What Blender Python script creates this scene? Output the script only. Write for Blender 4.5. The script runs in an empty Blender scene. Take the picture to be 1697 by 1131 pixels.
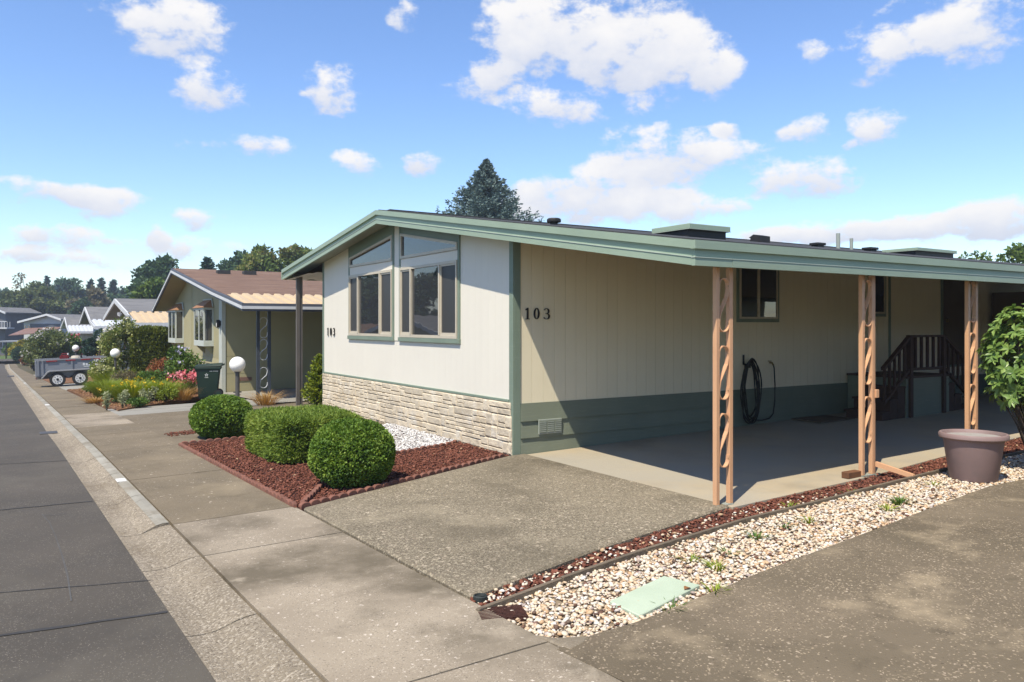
import bpy, bmesh, math, random
import numpy as np
from mathutils import Vector, Matrix

# ------------------------------------------------------------------ camera, sky, sun, exposure
# World frame: X = away from the street, Y = along the street (away from the camera), Z = up.
# Origin = base of the near front corner of the house.
F, CX, HY = 1304.0, 848.5, 538.0            # focal length, centre column and horizon row of the 1697x1131 photo
YAW = math.atan2(CX - 22, F)
U2 = (-math.sin(YAW), math.cos(YAW)); V2 = (math.cos(YAW), math.sin(YAW))
RIGHT = np.array([V2[0], U2[0], 0.0]); FWD = np.array([V2[1], U2[1], 0.0]); UP = np.array([0, 0, 1.0])
CAM = np.array([-6.13, -9.63, 1.9])
sc = bpy.context.scene
cd = bpy.data.cameras.new('camera'); cam = bpy.data.objects.new('camera', cd); sc.collection.objects.link(cam)
cd.sensor_width = 36.0; cd.lens = 36.0 * F / 1697.0; cd.clip_start = 0.05; cd.clip_end = 3000
cd.shift_x = 0.0; cd.shift_y = -(565.5 - HY) / 1697.0
cam.location = CAM; cam.rotation_euler = (math.radians(90), 0, -math.atan2(FWD[0], FWD[1]))
sc.camera = cam
sc.view_settings.view_transform = 'Standard'; sc.view_settings.look = 'None'
sc.view_settings.gamma = 1.0; sc.view_settings.use_curve_mapping = False
sc.view_settings.exposure = 0.84
sc.cycles.max_bounces = 8; sc.cycles.transparent_max_bounces = 12; sc.cycles.use_denoising = True
sc.cycles.caustics_reflective = False; sc.cycles.caustics_refractive = False

SUN = Vector((-0.543, -0.294, 1.0)).normalized()          # towards the sun, from the roof corner's shadow
ld = bpy.data.lights.new('sun', 'SUN'); ld.energy = 3.8; ld.angle = math.radians(0.55); ld.color = (1.0, 0.915, 0.765)
lo = bpy.data.objects.new('sun', ld); sc.collection.objects.link(lo); lo.location = (-40, -30, 60)
lo.rotation_euler = SUN.to_track_quat('Z', 'Y').to_euler()

world = bpy.data.worlds.new('World'); sc.world = world; world.use_nodes = True
SKY_STRENGTH = 0.128

def ray(px, py): return FWD + RIGHT * (px - CX) / F + UP * (HY - py) / F
def build_world():
    nt = world.node_tree; nt.nodes.clear(); L = nt.links
    def nd(t, **kw):
        n = nt.nodes.new(t)
        for k, v in kw.items(): setattr(n, k, v)
        return n
    def mth(op, a, b=None, c=None, clamp=False):
        n = nd('ShaderNodeMath', operation=op, use_clamp=clamp)
        for i, v in enumerate((a, b, c)):
            if v is None: continue
            if isinstance(v, (int, float)): n.inputs[i].default_value = v
            else: L.new(v, n.inputs[i])
        return n.outputs[0]
    def vm(op, a, b=None):
        n = nd('ShaderNodeVectorMath', operation=op)
        for i, v in enumerate((a, b)):
            if v is None: continue
            if isinstance(v, (tuple, list)): n.inputs[i].default_value = v
            else: L.new(v, n.inputs[i])
        return n
    sky = nd('ShaderNodeTexSky', sky_type='NISHITA'); sky.sun_disc = False
    sky.sun_elevation = math.asin(SUN.z); sky.sun_rotation = math.atan2(SUN.x, SUN.y)
    sky.altitude = 50; sky.air_density = 1.0; sky.dust_density = 0.15; sky.ozone_density = 3.5
    tc = nd('ShaderNodeTexCoord'); sep = nd('ShaderNodeSeparateXYZ'); L.new(tc.outputs['Generated'], sep.inputs[0])
    x, y, z = sep.outputs
    az = mth('ARCTAN2', x, y); el = mth('ARCSINE', z)
    comb = nd('ShaderNodeCombineXYZ'); L.new(az, comb.inputs[0]); L.new(el, comb.inputs[1])
    # ragged outlines: fractal noise bends the coordinates
    def noise(vec, scale, detail, rough=0.6):
        n = nd('ShaderNodeTexNoise'); n.inputs['Scale'].default_value = scale; n.inputs['Detail'].default_value = detail
        n.inputs['Roughness'].default_value = rough; L.new(vec, n.inputs['Vector']); return n
    sq = vm('MULTIPLY', comb.outputs[0], (1.0, 1.5, 1.0)).outputs[0]
    n1 = noise(sq, 20.0, 10, 0.62)
    n2 = noise(sq, 5.0, 4, 0.5)
    warp = vm('SUBTRACT', n2.outputs['Color'], (0.5, 0.5, 0.5)).outputs[0]
    warp = vm('MULTIPLY', warp, (0.09, 0.045, 0.0)).outputs[0]
    pos = vm('ADD', comb.outputs[0], warp).outputs[0]
    # individual clouds: photo column, row, half-width, half-height, strength
    clouds = [(280,38,105,62,1.15),(345,140,62,40,1.05),(552,145,46,44,1.0),(668,28,24,34,.75),(400,240,92,20,.9),(595,268,44,24,.95),
      (715,273,36,22,.95),(660,278,18,12,.6),(105,322,118,24,1.0),(190,345,70,26,.95),(330,366,52,16,.85),(85,392,92,20,.95),(262,390,26,18,.8),(300,408,110,17,.9),
      (120,428,120,18,.75),(20,418,60,14,.75),(1000,55,150,95,1.0),(850,60,80,95,.9),(1090,105,120,66,1.0),(800,140,60,34,.8),(920,185,92,32,1.05),(1180,115,40,46,.8),
      (1120,255,135,48,1.12),(1000,310,155,42,1.05),(1075,352,165,28,.95),(900,345,100,40,.8),(1330,208,44,30,1.0),(1450,205,62,34,1.0),(1215,206,26,16,.85),(1320,295,92,40,1.1),
      (1450,85,52,46,.95),(1600,40,130,66,1.1),(1345,80,50,18,.65),(1400,388,160,20,.85),(1570,378,170,28,1.0),(1660,355,90,34,1.05),(1065,178,22,18,.7),(1395,235,18,12,.7),(1290,402,130,16,.75),(545,425,70,12,.5)]
    S = None; SV = None
    for (cx, cy, rx, ry, st) in clouds:
        d = ray(cx, cy); a0 = math.atan2(d[0], d[1]); h = math.hypot(d[0], d[1]); e0 = math.atan2(d[2], h)
        d2 = ray(cx + rx, cy); ra = abs(math.atan2(d2[0], d2[1]) - a0) * 1.3
        d3 = ray(cx, cy - ry); re = abs(math.atan2(d3[2], math.hypot(d3[0], d3[1])) - e0) * 1.3
        q = vm('SUBTRACT', pos, (a0, e0, 0)).outputs[0]
        q = vm('MULTIPLY', q, (1 / ra, 1 / re, 0)).outputs[0]
        dd = vm('DOT_PRODUCT', q, q).outputs['Value']
        w = mth('MULTIPLY', mth('SUBTRACT', 1.0, dd, clamp=True), st)
        qs = nd('ShaderNodeSeparateXYZ'); L.new(q, qs.inputs[0])
        v = mth('MULTIPLY', w, qs.outputs[1])
        S = w if S is None else mth('ADD', S, w)
        SV = v if SV is None else mth('ADD', SV, v)
    # scattered cumulus all round the rest of the sky
    den = mth('ADD', mth('MAXIMUM', z, 0.0), 0.16)
    pc = nd('ShaderNodeCombineXYZ'); L.new(mth('DIVIDE', x, den), pc.inputs[0]); L.new(mth('DIVIDE', y, den), pc.inputs[1])
    g = noise(pc.outputs[0], 1.15, 3, 0.5)
    a_c = math.atan2(FWD[0], FWD[1])
    dotf = vm('DOT_PRODUCT', tc.outputs['Generated'], tuple(float(c) for c in (FWD * 0.95 + UP * 0.22))).outputs['Value']
    mr = nd('ShaderNodeMapRange'); L.new(dotf, mr.inputs[0])
    mr.inputs[1].default_value = 0.70; mr.inputs[2].default_value = 0.80; mr.inputs[3].default_value = 1.0; mr.inputs[4].default_value = 0.0
    G = mth('MULTIPLY', mth('MULTIPLY', mth('SUBTRACT', g.outputs['Fac'], 0.50), 5.0, clamp=True), mr.outputs[0])
    tot = mth('ADD', mth('MINIMUM', S, 1.15), G)
    fr = mth('MULTIPLY', mth('SUBTRACT', n1.outputs['Fac'], 0.5), 4.0)
    dens = mth('ADD', mth('MULTIPLY', tot, 1.25), fr)
    ms = nd('ShaderNodeMapRange', interpolation_type='SMOOTHSTEP'); L.new(dens, ms.inputs[0])
    ms.inputs[1].default_value = 0.42; ms.inputs[2].default_value = 1.35; ms.inputs[3].default_value = 0.0; ms.inputs[4].default_value = 0.97
    gate = mth('MULTIPLY', tot, 6.0, clamp=True)
    mask = mth('MULTIPLY', ms.outputs[0], gate)
    mask = mth('MULTIPLY', mask, mth('MULTIPLY', mth('ADD', z, 0.02), 25.0, clamp=True))
    # thin cloud / undersides are greyer than the thick sunlit tops
    rel = mth('DIVIDE', SV, mth('MAXIMUM', S, 0.05))
    sh = nd('ShaderNodeMapRange'); L.new(mth('ADD', rel, mth('MULTIPLY', fr, 0.35)), sh.inputs[0])
    sh.inputs[1].default_value = -0.70; sh.inputs[2].default_value = 0.40; sh.inputs[3].default_value = 0.0; sh.inputs[4].default_value = 1.0
    cc = nd('ShaderNodeMix', data_type='RGBA'); L.new(sh.outputs[0], cc.inputs['Factor'])
    k = 1.0 / SKY_STRENGTH
    cc.inputs['A'].default_value = (0.37 * k, 0.40 * k, 0.48 * k, 1); cc.inputs['B'].default_value = (0.56 * k, 0.55 * k, 0.545 * k, 1)
    hs = nd('ShaderNodeHueSaturation'); hs.inputs['Hue'].default_value = 0.507; hs.inputs['Saturation'].default_value = 1.1; hs.inputs['Value'].default_value = 0.95
    L.new(sky.outputs[0], hs.inputs['Color'])
    mx = nd('ShaderNodeMix', data_type='RGBA'); L.new(mask, mx.inputs['Factor']); L.new(hs.outputs[0], mx.inputs['A']); L.new(cc.outputs['Result'], mx.inputs['B'])
    bg = nd('ShaderNodeBackground'); bg.inputs['Strength'].default_value = SKY_STRENGTH; L.new(mx.outputs['Result'], bg.inputs['Color'])
    out = nd('ShaderNodeOutputWorld'); L.new(bg.outputs[0], out.inputs['Surface'])
    world.cycles.sampling_method = 'MANUAL'; world.cycles.sample_map_resolution = 512
build_world()

# ------------------------------------------------------------------ ground shape and pixel helpers
def gz(x, y):
    """height of the paved surface: rises gently away from the street, street falls away beyond the house"""
    s = 0.022 * min(max(x, -7.5), 25.0)
    k = min(max(y - 4.0, 0.0), 85.0)
    s -= 0.032 * (k - 3.0) if k > 6 else 0.032 * k * k / 12.0
    return s
def G(px, py):
    """the ground point seen at a photo pixel"""
    r = ray(px, py); lo_, hi = 0.5, 400.0
    t = 0.5
    while t < 400:
        p = CAM + t * r
        if p[2] <= gz(p[0], p[1]): break
        t *= 1.02
    a, b = t / 1.02, t
    for _ in range(30):
        m = (a + b) / 2; p = CAM + m * r
        if p[2] <= gz(p[0], p[1]): b = m
        else: a = m
    return CAM + b * r
def G2(px, py): p = G(px, py); return (float(p[0]), float(p[1]))
def at(px, d): p = CAM + d * (FWD + RIGHT * (px - CX) / F); return float(p[0]), float(p[1])
def zat(py, d): return float(CAM[2] + (HY - py) * d / F)
def kerb_x(y): return -4.83 - 0.033 * y if y < 8 else -5.094 - 0.0155 * (y - 8)
def walk_x(y): return -3.60 - 0.05 * y if y < 8 else -4.0 - 0.02 * (y - 8)
def road_x(y): return kerb_x(y) - 0.47

rng = np.random.default_rng(7); random.seed(7)
col = sc.collection

# ------------------------------------------------------------------ materials
def newmat(name):
    m = bpy.data.materials.new(name); m.use_nodes = True; nt = m.node_tree; nt.nodes.clear(); return m, nt
def surf(name, c1, c2=None, scale=3.0, detail=6, rough=0.75, bump=None, speck=None, stain=None, per=0.0, spec=0.35, metal=0.0, stretch=(1, 1, 1), streak=None, wave=None):
    """procedural surface: two-colour noise + pebbles (speck) + stains + bump; per = brightness change from piece to piece"""
    m, nt = newmat(name); L = nt.links
    def nd(t, **kw):
        n = nt.nodes.new(t)
        for k, v in kw.items(): setattr(n, k, v)
        return n
    geo = nd('ShaderNodeNewGeometry'); mp = nd('ShaderNodeVectorMath', operation='MULTIPLY'); mp.inputs[1].default_value = stretch
    L.new(geo.outputs['Position'], mp.inputs[0]); P = mp.outputs[0]
    def noise(s, d, r=0.55):
        n = nd('ShaderNodeTexNoise'); n.inputs['Scale'].default_value = s; n.inputs['Detail'].default_value = d; n.inputs['Roughness'].default_value = r
        L.new(P, n.inputs['Vector']); return n.outputs['Fac']
    def rng_(v, a, b, lo=0.0, hi=1.0):
        n = nd('ShaderNodeMapRange'); L.new(v, n.inputs[0])
        for i, q in enumerate((a, b, lo, hi)): n.inputs[i + 1].default_value = q
        return n.outputs[0]
    def mix(f, a, b, mode='MIX'):
        n = nd('ShaderNodeMix', data_type='RGBA', blend_type=mode)
        for k, v in (('Factor', f), ('A', a), ('B', b)):
            if isinstance(v, (int, float)): n.inputs[k].default_value = v
            elif isinstance(v, tuple): n.inputs[k].default_value = (*v, 1)
            else: L.new(v, n.inputs[k])
        return n.outputs['Result']
    c2 = c2 or tuple(c * 0.8 for c in c1)
    colr = mix(rng_(noise(scale, detail), 0.3, 0.7), c1, c2)
    hts = []
    if streak:                                    # (stretch, scale, colour, lo, hi) elongated marks such as wood grain
        st, s, c, lo_, hi = streak
        v = nd('ShaderNodeVectorMath', operation='MULTIPLY'); v.inputs[1].default_value = st; L.new(geo.outputs['Position'], v.inputs[0])
        n = nd('ShaderNodeTexNoise'); n.inputs['Scale'].default_value = s; n.inputs['Detail'].default_value = 5; L.new(v.outputs[0], n.inputs['Vector'])
        colr = mix(rng_(n.outputs['Fac'], lo_, hi), colr, c); hts.append((n.outputs['Fac'], 0.3))
    if speck:
        for (s, amt, ca, cb, hgt) in speck:
            vo = nd('ShaderNodeTexVoronoi'); vo.inputs['Scale'].default_value = s
            wv = nd('ShaderNodeTexNoise'); wv.inputs['Scale'].default_value = s * .8; wv.inputs['Detail'].default_value = 2; L.new(P, wv.inputs['Vector'])
            wm = nd('ShaderNodeVectorMath', operation='MULTIPLY_ADD'); L.new(wv.outputs['Color'], wm.inputs[0]); wm.inputs[1].default_value = (1.6 / s,) * 3; L.new(P, wm.inputs[2]); L.new(wm.outputs[0], vo.inputs['Vector'])
            sp = nd('ShaderNodeSeparateColor'); L.new(vo.outputs['Color'], sp.inputs[0])
            pc = mix(sp.outputs[0], ca, cb)
            th = nd('ShaderNodeMath', operation='LESS_THAN'); L.new(sp.outputs[1], th.inputs[0]); L.new(rng_(noise(1.7, 5), 0.36, 0.68, amt * 0.15 if amt < .3 else amt * .8, amt * 1.5 if amt < .3 else min(1, amt * 1.2)), th.inputs[1])
            colr = mix(th.outputs[0], colr, pc)
            inv = nd('ShaderNodeMath', operation='SUBTRACT'); inv.inputs[0].default_value = 1.0; L.new(vo.outputs['Distance'], inv.inputs[1])
            hts.append((inv.outputs[0], hgt))
    if stain:
        for (s, c, lo_, hi, amt) in stain:
            f = rng_(noise(s, 7, 0.62), lo_, hi, 0.0, amt); colr = mix(f, colr, c)
    if per:
        oi = nd('ShaderNodeObjectInfo'); colr = mix(1.0, colr, mix(oi.outputs['Random'], (1 - per,) * 3, (1 + per,) * 3), 'MULTIPLY')
    bs = nd('ShaderNodeBsdfPrincipled'); L.new(colr, bs.inputs['Base Color'])
    bs.inputs['Roughness'].default_value = rough; bs.inputs['Metallic'].default_value = metal; bs.inputs['Specular IOR Level'].default_value = spec
    if bump: hts.append((noise(bump[0], 8, 0.6), 1.0))
    if wave:                                      # (axis, spacing, strength): courses of shingles, lapped boards
        sx = nd('ShaderNodeSeparateXYZ'); L.new(geo.outputs['Position'], sx.inputs[0])
        mm = nd('ShaderNodeMath', operation='DIVIDE'); L.new(sx.outputs[wave[0]], mm.inputs[0]); mm.inputs[1].default_value = wave[1]
        fr = nd('ShaderNodeMath', operation='FRACT'); L.new(mm.outputs[0], fr.inputs[0]); hts.append((fr.outputs[0], wave[2]))
        dk = rng_(fr.outputs[0], 0.0, 0.12, 0.62, 1.0); cc = nd('ShaderNodeCombineColor')
        for i in range(3): L.new(dk, cc.inputs[i])
        colr2 = mix(1.0, colr, cc.outputs[0], 'MULTIPLY'); L.new(colr2, bs.inputs['Base Color'])
    if hts:
        tot = None
        for h, w in hts:
            q = nd('ShaderNodeMath', operation='MULTIPLY'); L.new(h, q.inputs[0]); q.inputs[1].default_value = w
            if tot is None: tot = q.outputs[0]
            else:
                a = nd('ShaderNodeMath', operation='ADD'); L.new(tot, a.inputs[0]); L.new(q.outputs[0], a.inputs[1]); tot = a.outputs[0]
        bp = nd('ShaderNodeBump'); bp.inputs['Strength'].default_value = (bump[1] if bump else 0.4); bp.inputs['Distance'].default_value = (bump[2] if bump and len(bump) > 2 else 0.01)
        L.new(tot, bp.inputs['Height']); L.new(bp.outputs[0], bs.inputs['Normal'])
    o = nd('ShaderNodeOutputMaterial'); L.new(bs.outputs[0], o.inputs['Surface']); return m
def ramp_mat(name, stops, rough=0.6, trans=0.0, spec=0.3, scale=0.0):
    """colour picked per leaf / pebble from the 'rnd' attribute; trans = light let through a leaf"""
    m, nt = newmat(name); L = nt.links
    at_ = nt.nodes.new('ShaderNodeAttribute'); at_.attribute_name = 'rnd'
    r = nt.nodes.new('ShaderNodeValToRGB'); e = r.color_ramp.elements
    while len(e) < len(stops): e.new(0.5)
    for i, (p, c) in enumerate(stops): e[i].position = p; e[i].color = (*c, 1)
    L.new(at_.outputs['Fac'], r.inputs[0])
    bs = nt.nodes.new('ShaderNodeBsdfPrincipled'); L.new(r.outputs[0], bs.inputs['Base Color']); bs.inputs['Roughness'].default_value = rough
    bs.inputs['Specular IOR Level'].default_value = spec
    o = nt.nodes.new('ShaderNodeOutputMaterial')
    if trans:
        tr = nt.nodes.new('ShaderNodeBsdfTranslucent'); hs = nt.nodes.new('ShaderNodeHueSaturation')
        hs.inputs['Hue'].default_value = 0.485; hs.inputs['Saturation'].default_value = 1.1; hs.inputs['Value'].default_value = 1.5
        L.new(r.outputs[0], hs.inputs['Color']); L.new(hs.outputs[0], tr.inputs['Color'])
        mx = nt.nodes.new('ShaderNodeMixShader'); mx.inputs[0].default_value = trans; L.new(bs.outputs[0], mx.inputs[1]); L.new(tr.outputs[0], mx.inputs[2]); L.new(mx.outputs[0], o.inputs[0])
    else: L.new(bs.outputs[0], o.inputs[0])
    return m
def glass(name, tint=(0.03, 0.032, 0.036), ior=2.0, rough=0.02, wav=0.045):
    m, nt = newmat(name); L = nt.links
    geo = nt.nodes.new('ShaderNodeNewGeometry')
    n = nt.nodes.new('ShaderNodeTexNoise'); n.inputs['Scale'].default_value = 2.2; n.inputs['Detail'].default_value = 1; L.new(geo.outputs['Position'], n.inputs['Vector'])
    b = nt.nodes.new('ShaderNodeBump'); b.inputs['Strength'].default_value = wav; b.inputs['Distance'].default_value = 0.03; L.new(n.outputs['Fac'], b.inputs['Height'])
    bs = nt.nodes.new('ShaderNodeBsdfPrincipled'); bs.inputs['Base Color'].default_value = (*tint, 1); bs.inputs['Roughness'].default_value = rough; bs.inputs['IOR'].default_value = ior
    L.new(b.outputs[0], bs.inputs['Normal']); o = nt.nodes.new('ShaderNodeOutputMaterial'); L.new(bs.outputs[0], o.inputs[0]); return m

M = {}
PEB = ((0.42, 0.39, 0.33), (0.10, 0.085, 0.065))
M['asphalt'] = surf('asphalt', (0.081, 0.069, 0.054), (0.056, 0.049, 0.039), 0.7, 8, 0.85, bump=(120, 0.5, 0.004), speck=[(150, 0.10, (0.202, 0.177, 0.143), (0.038, 0.035, 0.029), 0.4)], stain=[(0.5, (0.115, 0.102, 0.079), 0.52, 0.75, 0.7), (2.2, (0.044, 0.040, 0.034), 0.6, 0.75, 0.4)])
M['tar'] = surf('crack sealant', (0.034, 0.033, 0.032), (0.045, 0.043, 0.041), 8, 4, 0.8)
M['scuff'] = surf('scuffed asphalt', (0.095, 0.093, 0.09), (0.06, 0.058, 0.055), 6, 5, 0.9)
M['walk_pale'] = surf('pale pavement concrete', (0.310, 0.260, 0.192), (0.227, 0.187, 0.136), 1.1, 8, 0.9, bump=(70, 0.5, 0.005), speck=[(60, 0.022, (0.579, 0.507, 0.420), (0.373, 0.316, 0.245), 0.15), (140, 0.20, (0.414, 0.355, 0.274), (0.138, 0.113, 0.081), 0.1)], stain=[(0.75, (0.103, 0.084, 0.055), 0.47, 0.66, 0.9), (5, (0.399, 0.342, 0.256), 0.60, 0.75, 0.5)], per=0.05)
M['walk_dark'] = surf('mossy pavement concrete', (0.179, 0.143, 0.094), (0.117, 0.094, 0.060), 0.9, 8, 0.92, bump=(60, 0.5, 0.005), speck=[(48, 0.012, (0.472, 0.404, 0.314), (0.285, 0.235, 0.174), 0.1), (130, 0.22, (0.242, 0.201, 0.139), (0.072, 0.058, 0.042), 0.1)], stain=[(0.6, (0.249, 0.201, 0.129), 0.54, 0.72, 0.7), (3, (0.087, 0.068, 0.042), 0.55, 0.7, 0.5)], per=0.06)
M['drive'] = surf('aggregate driveway', (0.209, 0.175, 0.121), (0.128, 0.106, 0.073), 0.8, 8, 0.9, bump=(60, 0.5, 0.006), speck=[(85, 0.55, (0.335, 0.287, 0.203), (0.077, 0.063, 0.042), 0.6), (45, 0.08, (0.434, 0.369, 0.275), (0.167, 0.128, 0.088), 0.3)], stain=[(0.5, (0.077, 0.063, 0.040), 0.47, 0.66, 0.75), (1.1, (0.307, 0.261, 0.182), 0.55, 0.72, 0.6)])
M['drive_right'] = surf('weathered dark driveway', (0.173, 0.137, 0.092), (0.105, 0.084, 0.053), 0.7, 9, 0.92, bump=(60, 0.7, 0.006), stain=[(0.4, (0.079, 0.061, 0.039), 0.50, 0.7, 0.6), (1.3, (0.358, 0.286, 0.186), 0.53, 0.70, 0.7), (5, (0.072, 0.057, 0.036), 0.56, 0.7, 0.5)], speck=[(95, 0.15, (0.358, 0.286, 0.191), (0.077, 0.059, 0.039), 0.5), (70, 0.03, (0.394, 0.324, 0.234), (0.239, 0.183, 0.127), 0.2)])
M['kerb'] = surf('pebbled kerb concrete', (0.273, 0.228, 0.165), (0.196, 0.162, 0.115), 1.2, 8, 0.92, bump=(45, 0.7, 0.008), speck=[(75, 0.5, (0.412, 0.357, 0.276), (0.124, 0.098, 0.067), 1.2)], stain=[(0.9, (0.134, 0.101, 0.060), 0.54, 0.72, 0.55)], per=0.06)
M['kerb_top'] = surf('smooth pale kerb top', (0.310, 0.293, 0.247), (0.218, 0.205, 0.167), 1.5, 7, 0.85, bump=(40, 0.4, 0.004), stain=[(1.4, (0.196, 0.172, 0.127), 0.47, 0.62, 0.9), (9, (0.138, 0.121, 0.092), 0.56, 0.68, 0.6)], per=0.08)
M['slab'] = surf('carport slab concrete', (0.414, 0.339, 0.224), (0.345, 0.282, 0.190), 0.8, 7, 0.75, bump=(40, 0.25, 0.004), stain=[(0.7, (0.184, 0.167, 0.132), 0.55, 0.75, 0.6), (0.25, (0.310, 0.293, 0.247), 0.45, 0.6, 0.7)])
M['pale_drive'] = surf('pale neighbour driveway', (0.287, 0.276, 0.241), (0.213, 0.201, 0.172), 0.8, 8, 0.9, bump=(50, 0.4, 0.005), stain=[(0.7, (0.172, 0.159, 0.127), 0.54, 0.72, 0.6)])
M['soil'] = surf('dry soil and grass', (0.085, 0.065, 0.038), (0.055, 0.062, 0.025), 0.5, 9, 0.95, bump=(20, 0.6, 0.03))
M['lawn'] = surf('lawn', (0.085, 0.13, 0.03), (0.06, 0.095, 0.022), 0.8, 9, 0.95, bump=(30, 0.7, 0.03))
M['mulch_soil'] = surf('mulch base', (0.070, 0.026, 0.018), (0.042, 0.017, 0.012), 20, 6, 0.95, bump=(40, 0.8, 0.02))
M['gravel_soil'] = surf('gravel base', (0.30, 0.24, 0.16), (0.2, 0.15, 0.1), 25, 6, 0.95, bump=(50, 0.8, 0.02))
M['duff'] = surf('orange leaf litter', (0.20, 0.095, 0.04), (0.12, 0.06, 0.03), 9, 7, 0.95, bump=(25, 0.8, 0.03))
M['pebble'] = ramp_mat('cream pebbles', [(0.0, (0.62, 0.57, 0.48)), (0.45, (0.56, 0.45, 0.31)), (0.68, (0.44, 0.28, 0.15)), (0.82, (0.66, 0.63, 0.58)), (0.93, (0.14, 0.055, 0.03)), (1.0, (0.10, 0.07, 0.05))], 0.6)
M['pebble_white'] = ramp_mat('white chippings', [(0.0, (0.66, 0.65, 0.63)), (0.6, (0.52, 0.51, 0.5)), (0.9, (0.40, 0.39, 0.38)), (1.0, (0.2, 0.19, 0.18))], 0.7)
M['chip'] = ramp_mat('red lava chips', [(0.0, (0.085, 0.032, 0.021)), (0.5, (0.14, 0.052, 0.034)), (0.85, (0.19, 0.074, 0.048)), (0.985, (0.23, 0.095, 0.065)), (1.0, (0.42, 0.3, 0.18))], 0.9, spec=0.15)
M['edging'] = surf('red concrete edging', (0.200, 0.088, 0.062), (0.140, 0.063, 0.044), 6, 6, 0.9, bump=(60, 0.4, 0.004), stain=[(3, (0.272, 0.168, 0.132), 0.6, 0.75, 0.5)], per=0.10)
M['old_wood'] = surf('grey weathered timber', (0.17, 0.135, 0.095), (0.11, 0.088, 0.062), 3, 6, 0.9, bump=(40, 0.5, 0.004), streak=((1, 12, 12), 6, (0.07, 0.055, 0.04), 0.5, 0.75), per=0.1)
M['block_wood'] = surf('brown timber', (0.17, 0.075, 0.035), (0.11, 0.05, 0.025), 6, 6, 0.85, bump=(40, 0.5, 0.004))
M['cream'] = surf('cream painted siding', (0.768, 0.690, 0.507), (0.730, 0.654, 0.476), 1.2, 6, 0.6, bump=(55, 0.25, 0.003), streak=((14, 14, 0.8), 4, (0.672, 0.599, 0.431), 0.58, 0.85), per=0.012)
M['white'] = surf('white painted front siding', (0.693, 0.653, 0.561), (0.667, 0.627, 0.541), 1.0, 6, 0.6, bump=(60, 0.25, 0.003), streak=((1, 0.8, 14), 5, (0.624, 0.586, 0.503), 0.6, 0.85), per=0.008)
M['sage'] = surf('sage green paint', (0.185, 0.236, 0.184), (0.162, 0.210, 0.164), 2.0, 6, 0.5, bump=(35, 0.2, 0.003), streak=((0.8, 0.8, 14), 3, (0.224, 0.268, 0.213), 0.55, 0.85))
M['sage_light'] = surf('sage green metal fascia', (0.281, 0.354, 0.264), (0.244, 0.314, 0.236), 1.6, 7, 0.42, bump=(25, 0.15, 0.003), stain=[(0.6, (0.213, 0.258, 0.185), 0.55, 0.75, 0.4)], streak=((0.5, 0.5, 20), 3, (0.325, 0.396, 0.303), 0.55, 0.9))
M['sage_lip'] = surf('pale fascia edge', (0.42, 0.47, 0.40), (0.34, 0.40, 0.33), 3, 6, 0.5)  # lip is given a paler tone than the fascia bands
M['sage_skirt'] = surf('grey green skirting boards', (0.177, 0.199, 0.147), (0.149, 0.171, 0.127), 1.4, 6, 0.6, bump=(40, 0.3, 0.003), streak=((1, 1, 20), 3, (0.217, 0.235, 0.174), 0.55, 0.85), per=0.04)
M['soffit'] = surf('painted soffit', (0.30, 0.32, 0.25), (0.26, 0.28, 0.22), 2, 5, 0.7)
M['ceiling'] = surf('carport ceiling panels', (0.20, 0.165, 0.11), (0.16, 0.13, 0.085), 1.5, 5, 0.8)
M['dark_roof'] = surf('dark roofing', (0.035, 0.036, 0.038), (0.055, 0.055, 0.056), 5, 7, 0.9, bump=(50, 0.5, 0.01))
M['stone'] = surf('cream veneer stone', (0.60, 0.52, 0.395), (0.48, 0.41, 0.305), 5, 8, 0.88, bump=(16, 1.0, 0.018), stain=[(1.6, (0.52, 0.41, 0.27), 0.55, 0.72, 0.55), (3.0, (0.66, 0.63, 0.56), 0.55, 0.7, 0.6), (12, (0.40, 0.34, 0.25), 0.58, 0.70, 0.5)], per=0.12)
M['mortar'] = surf('stone joint', (0.20, 0.145, 0.085), (0.14, 0.10, 0.06), 5, 6, 0.95)
M['beige_frame'] = surf('beige aluminium frame', (0.52, 0.465, 0.365), (0.47, 0.42, 0.33), 5, 4, 0.4, spec=0.5)
M['glass'] = glass('window glass')
M['glass_clear'] = glass('smooth window glass', (0.028, 0.03, 0.034), 2.0, 0.02, 0.02)
M['screen'] = glass('insect screen', (0.045, 0.045, 0.045), 1.35, 0.35, 0.0)
M['black'] = surf('black iron', (0.014, 0.013, 0.012), (0.022, 0.02, 0.018), 8, 4, 0.5)
M['hose'] = surf('dark garden hose', (0.016, 0.017, 0.014), (0.026, 0.026, 0.02), 8, 4, 0.45)
M['brass'] = surf('dull brass', (0.30, 0.21, 0.07), (0.2, 0.14, 0.05), 10, 4, 0.4, metal=0.7)
M['peach'] = surf('peach painted iron', (0.60, 0.345, 0.19), (0.55, 0.31, 0.17), 3, 6, 0.5, bump=(30, 0.15, 0.002), stain=[(4, (0.40, 0.245, 0.15), 0.62, 0.8, 0.5)], spec=0.4)
M['brown_metal'] = surf('brown grey post', (0.13, 0.115, 0.105), (0.10, 0.09, 0.08), 3, 5, 0.5)
M['galv'] = surf('grey vent metal', (0.30, 0.33, 0.29), (0.25, 0.275, 0.24), 8, 5, 0.5, spec=0.5)
M['pot'] = surf('faded plum plastic pot', (0.259, 0.178, 0.168), (0.220, 0.157, 0.148), 2.5, 6, 0.6, bump=(40, 0.1, 0.003), stain=[(2.5, (0.176, 0.135, 0.129), 0.55, 0.75, 0.5)])
M['pot_soil'] = surf('pale dry potting soil', (0.33, 0.31, 0.29), (0.26, 0.24, 0.22), 14, 6, 0.95, bump=(40, 0.6, 0.01))
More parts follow.
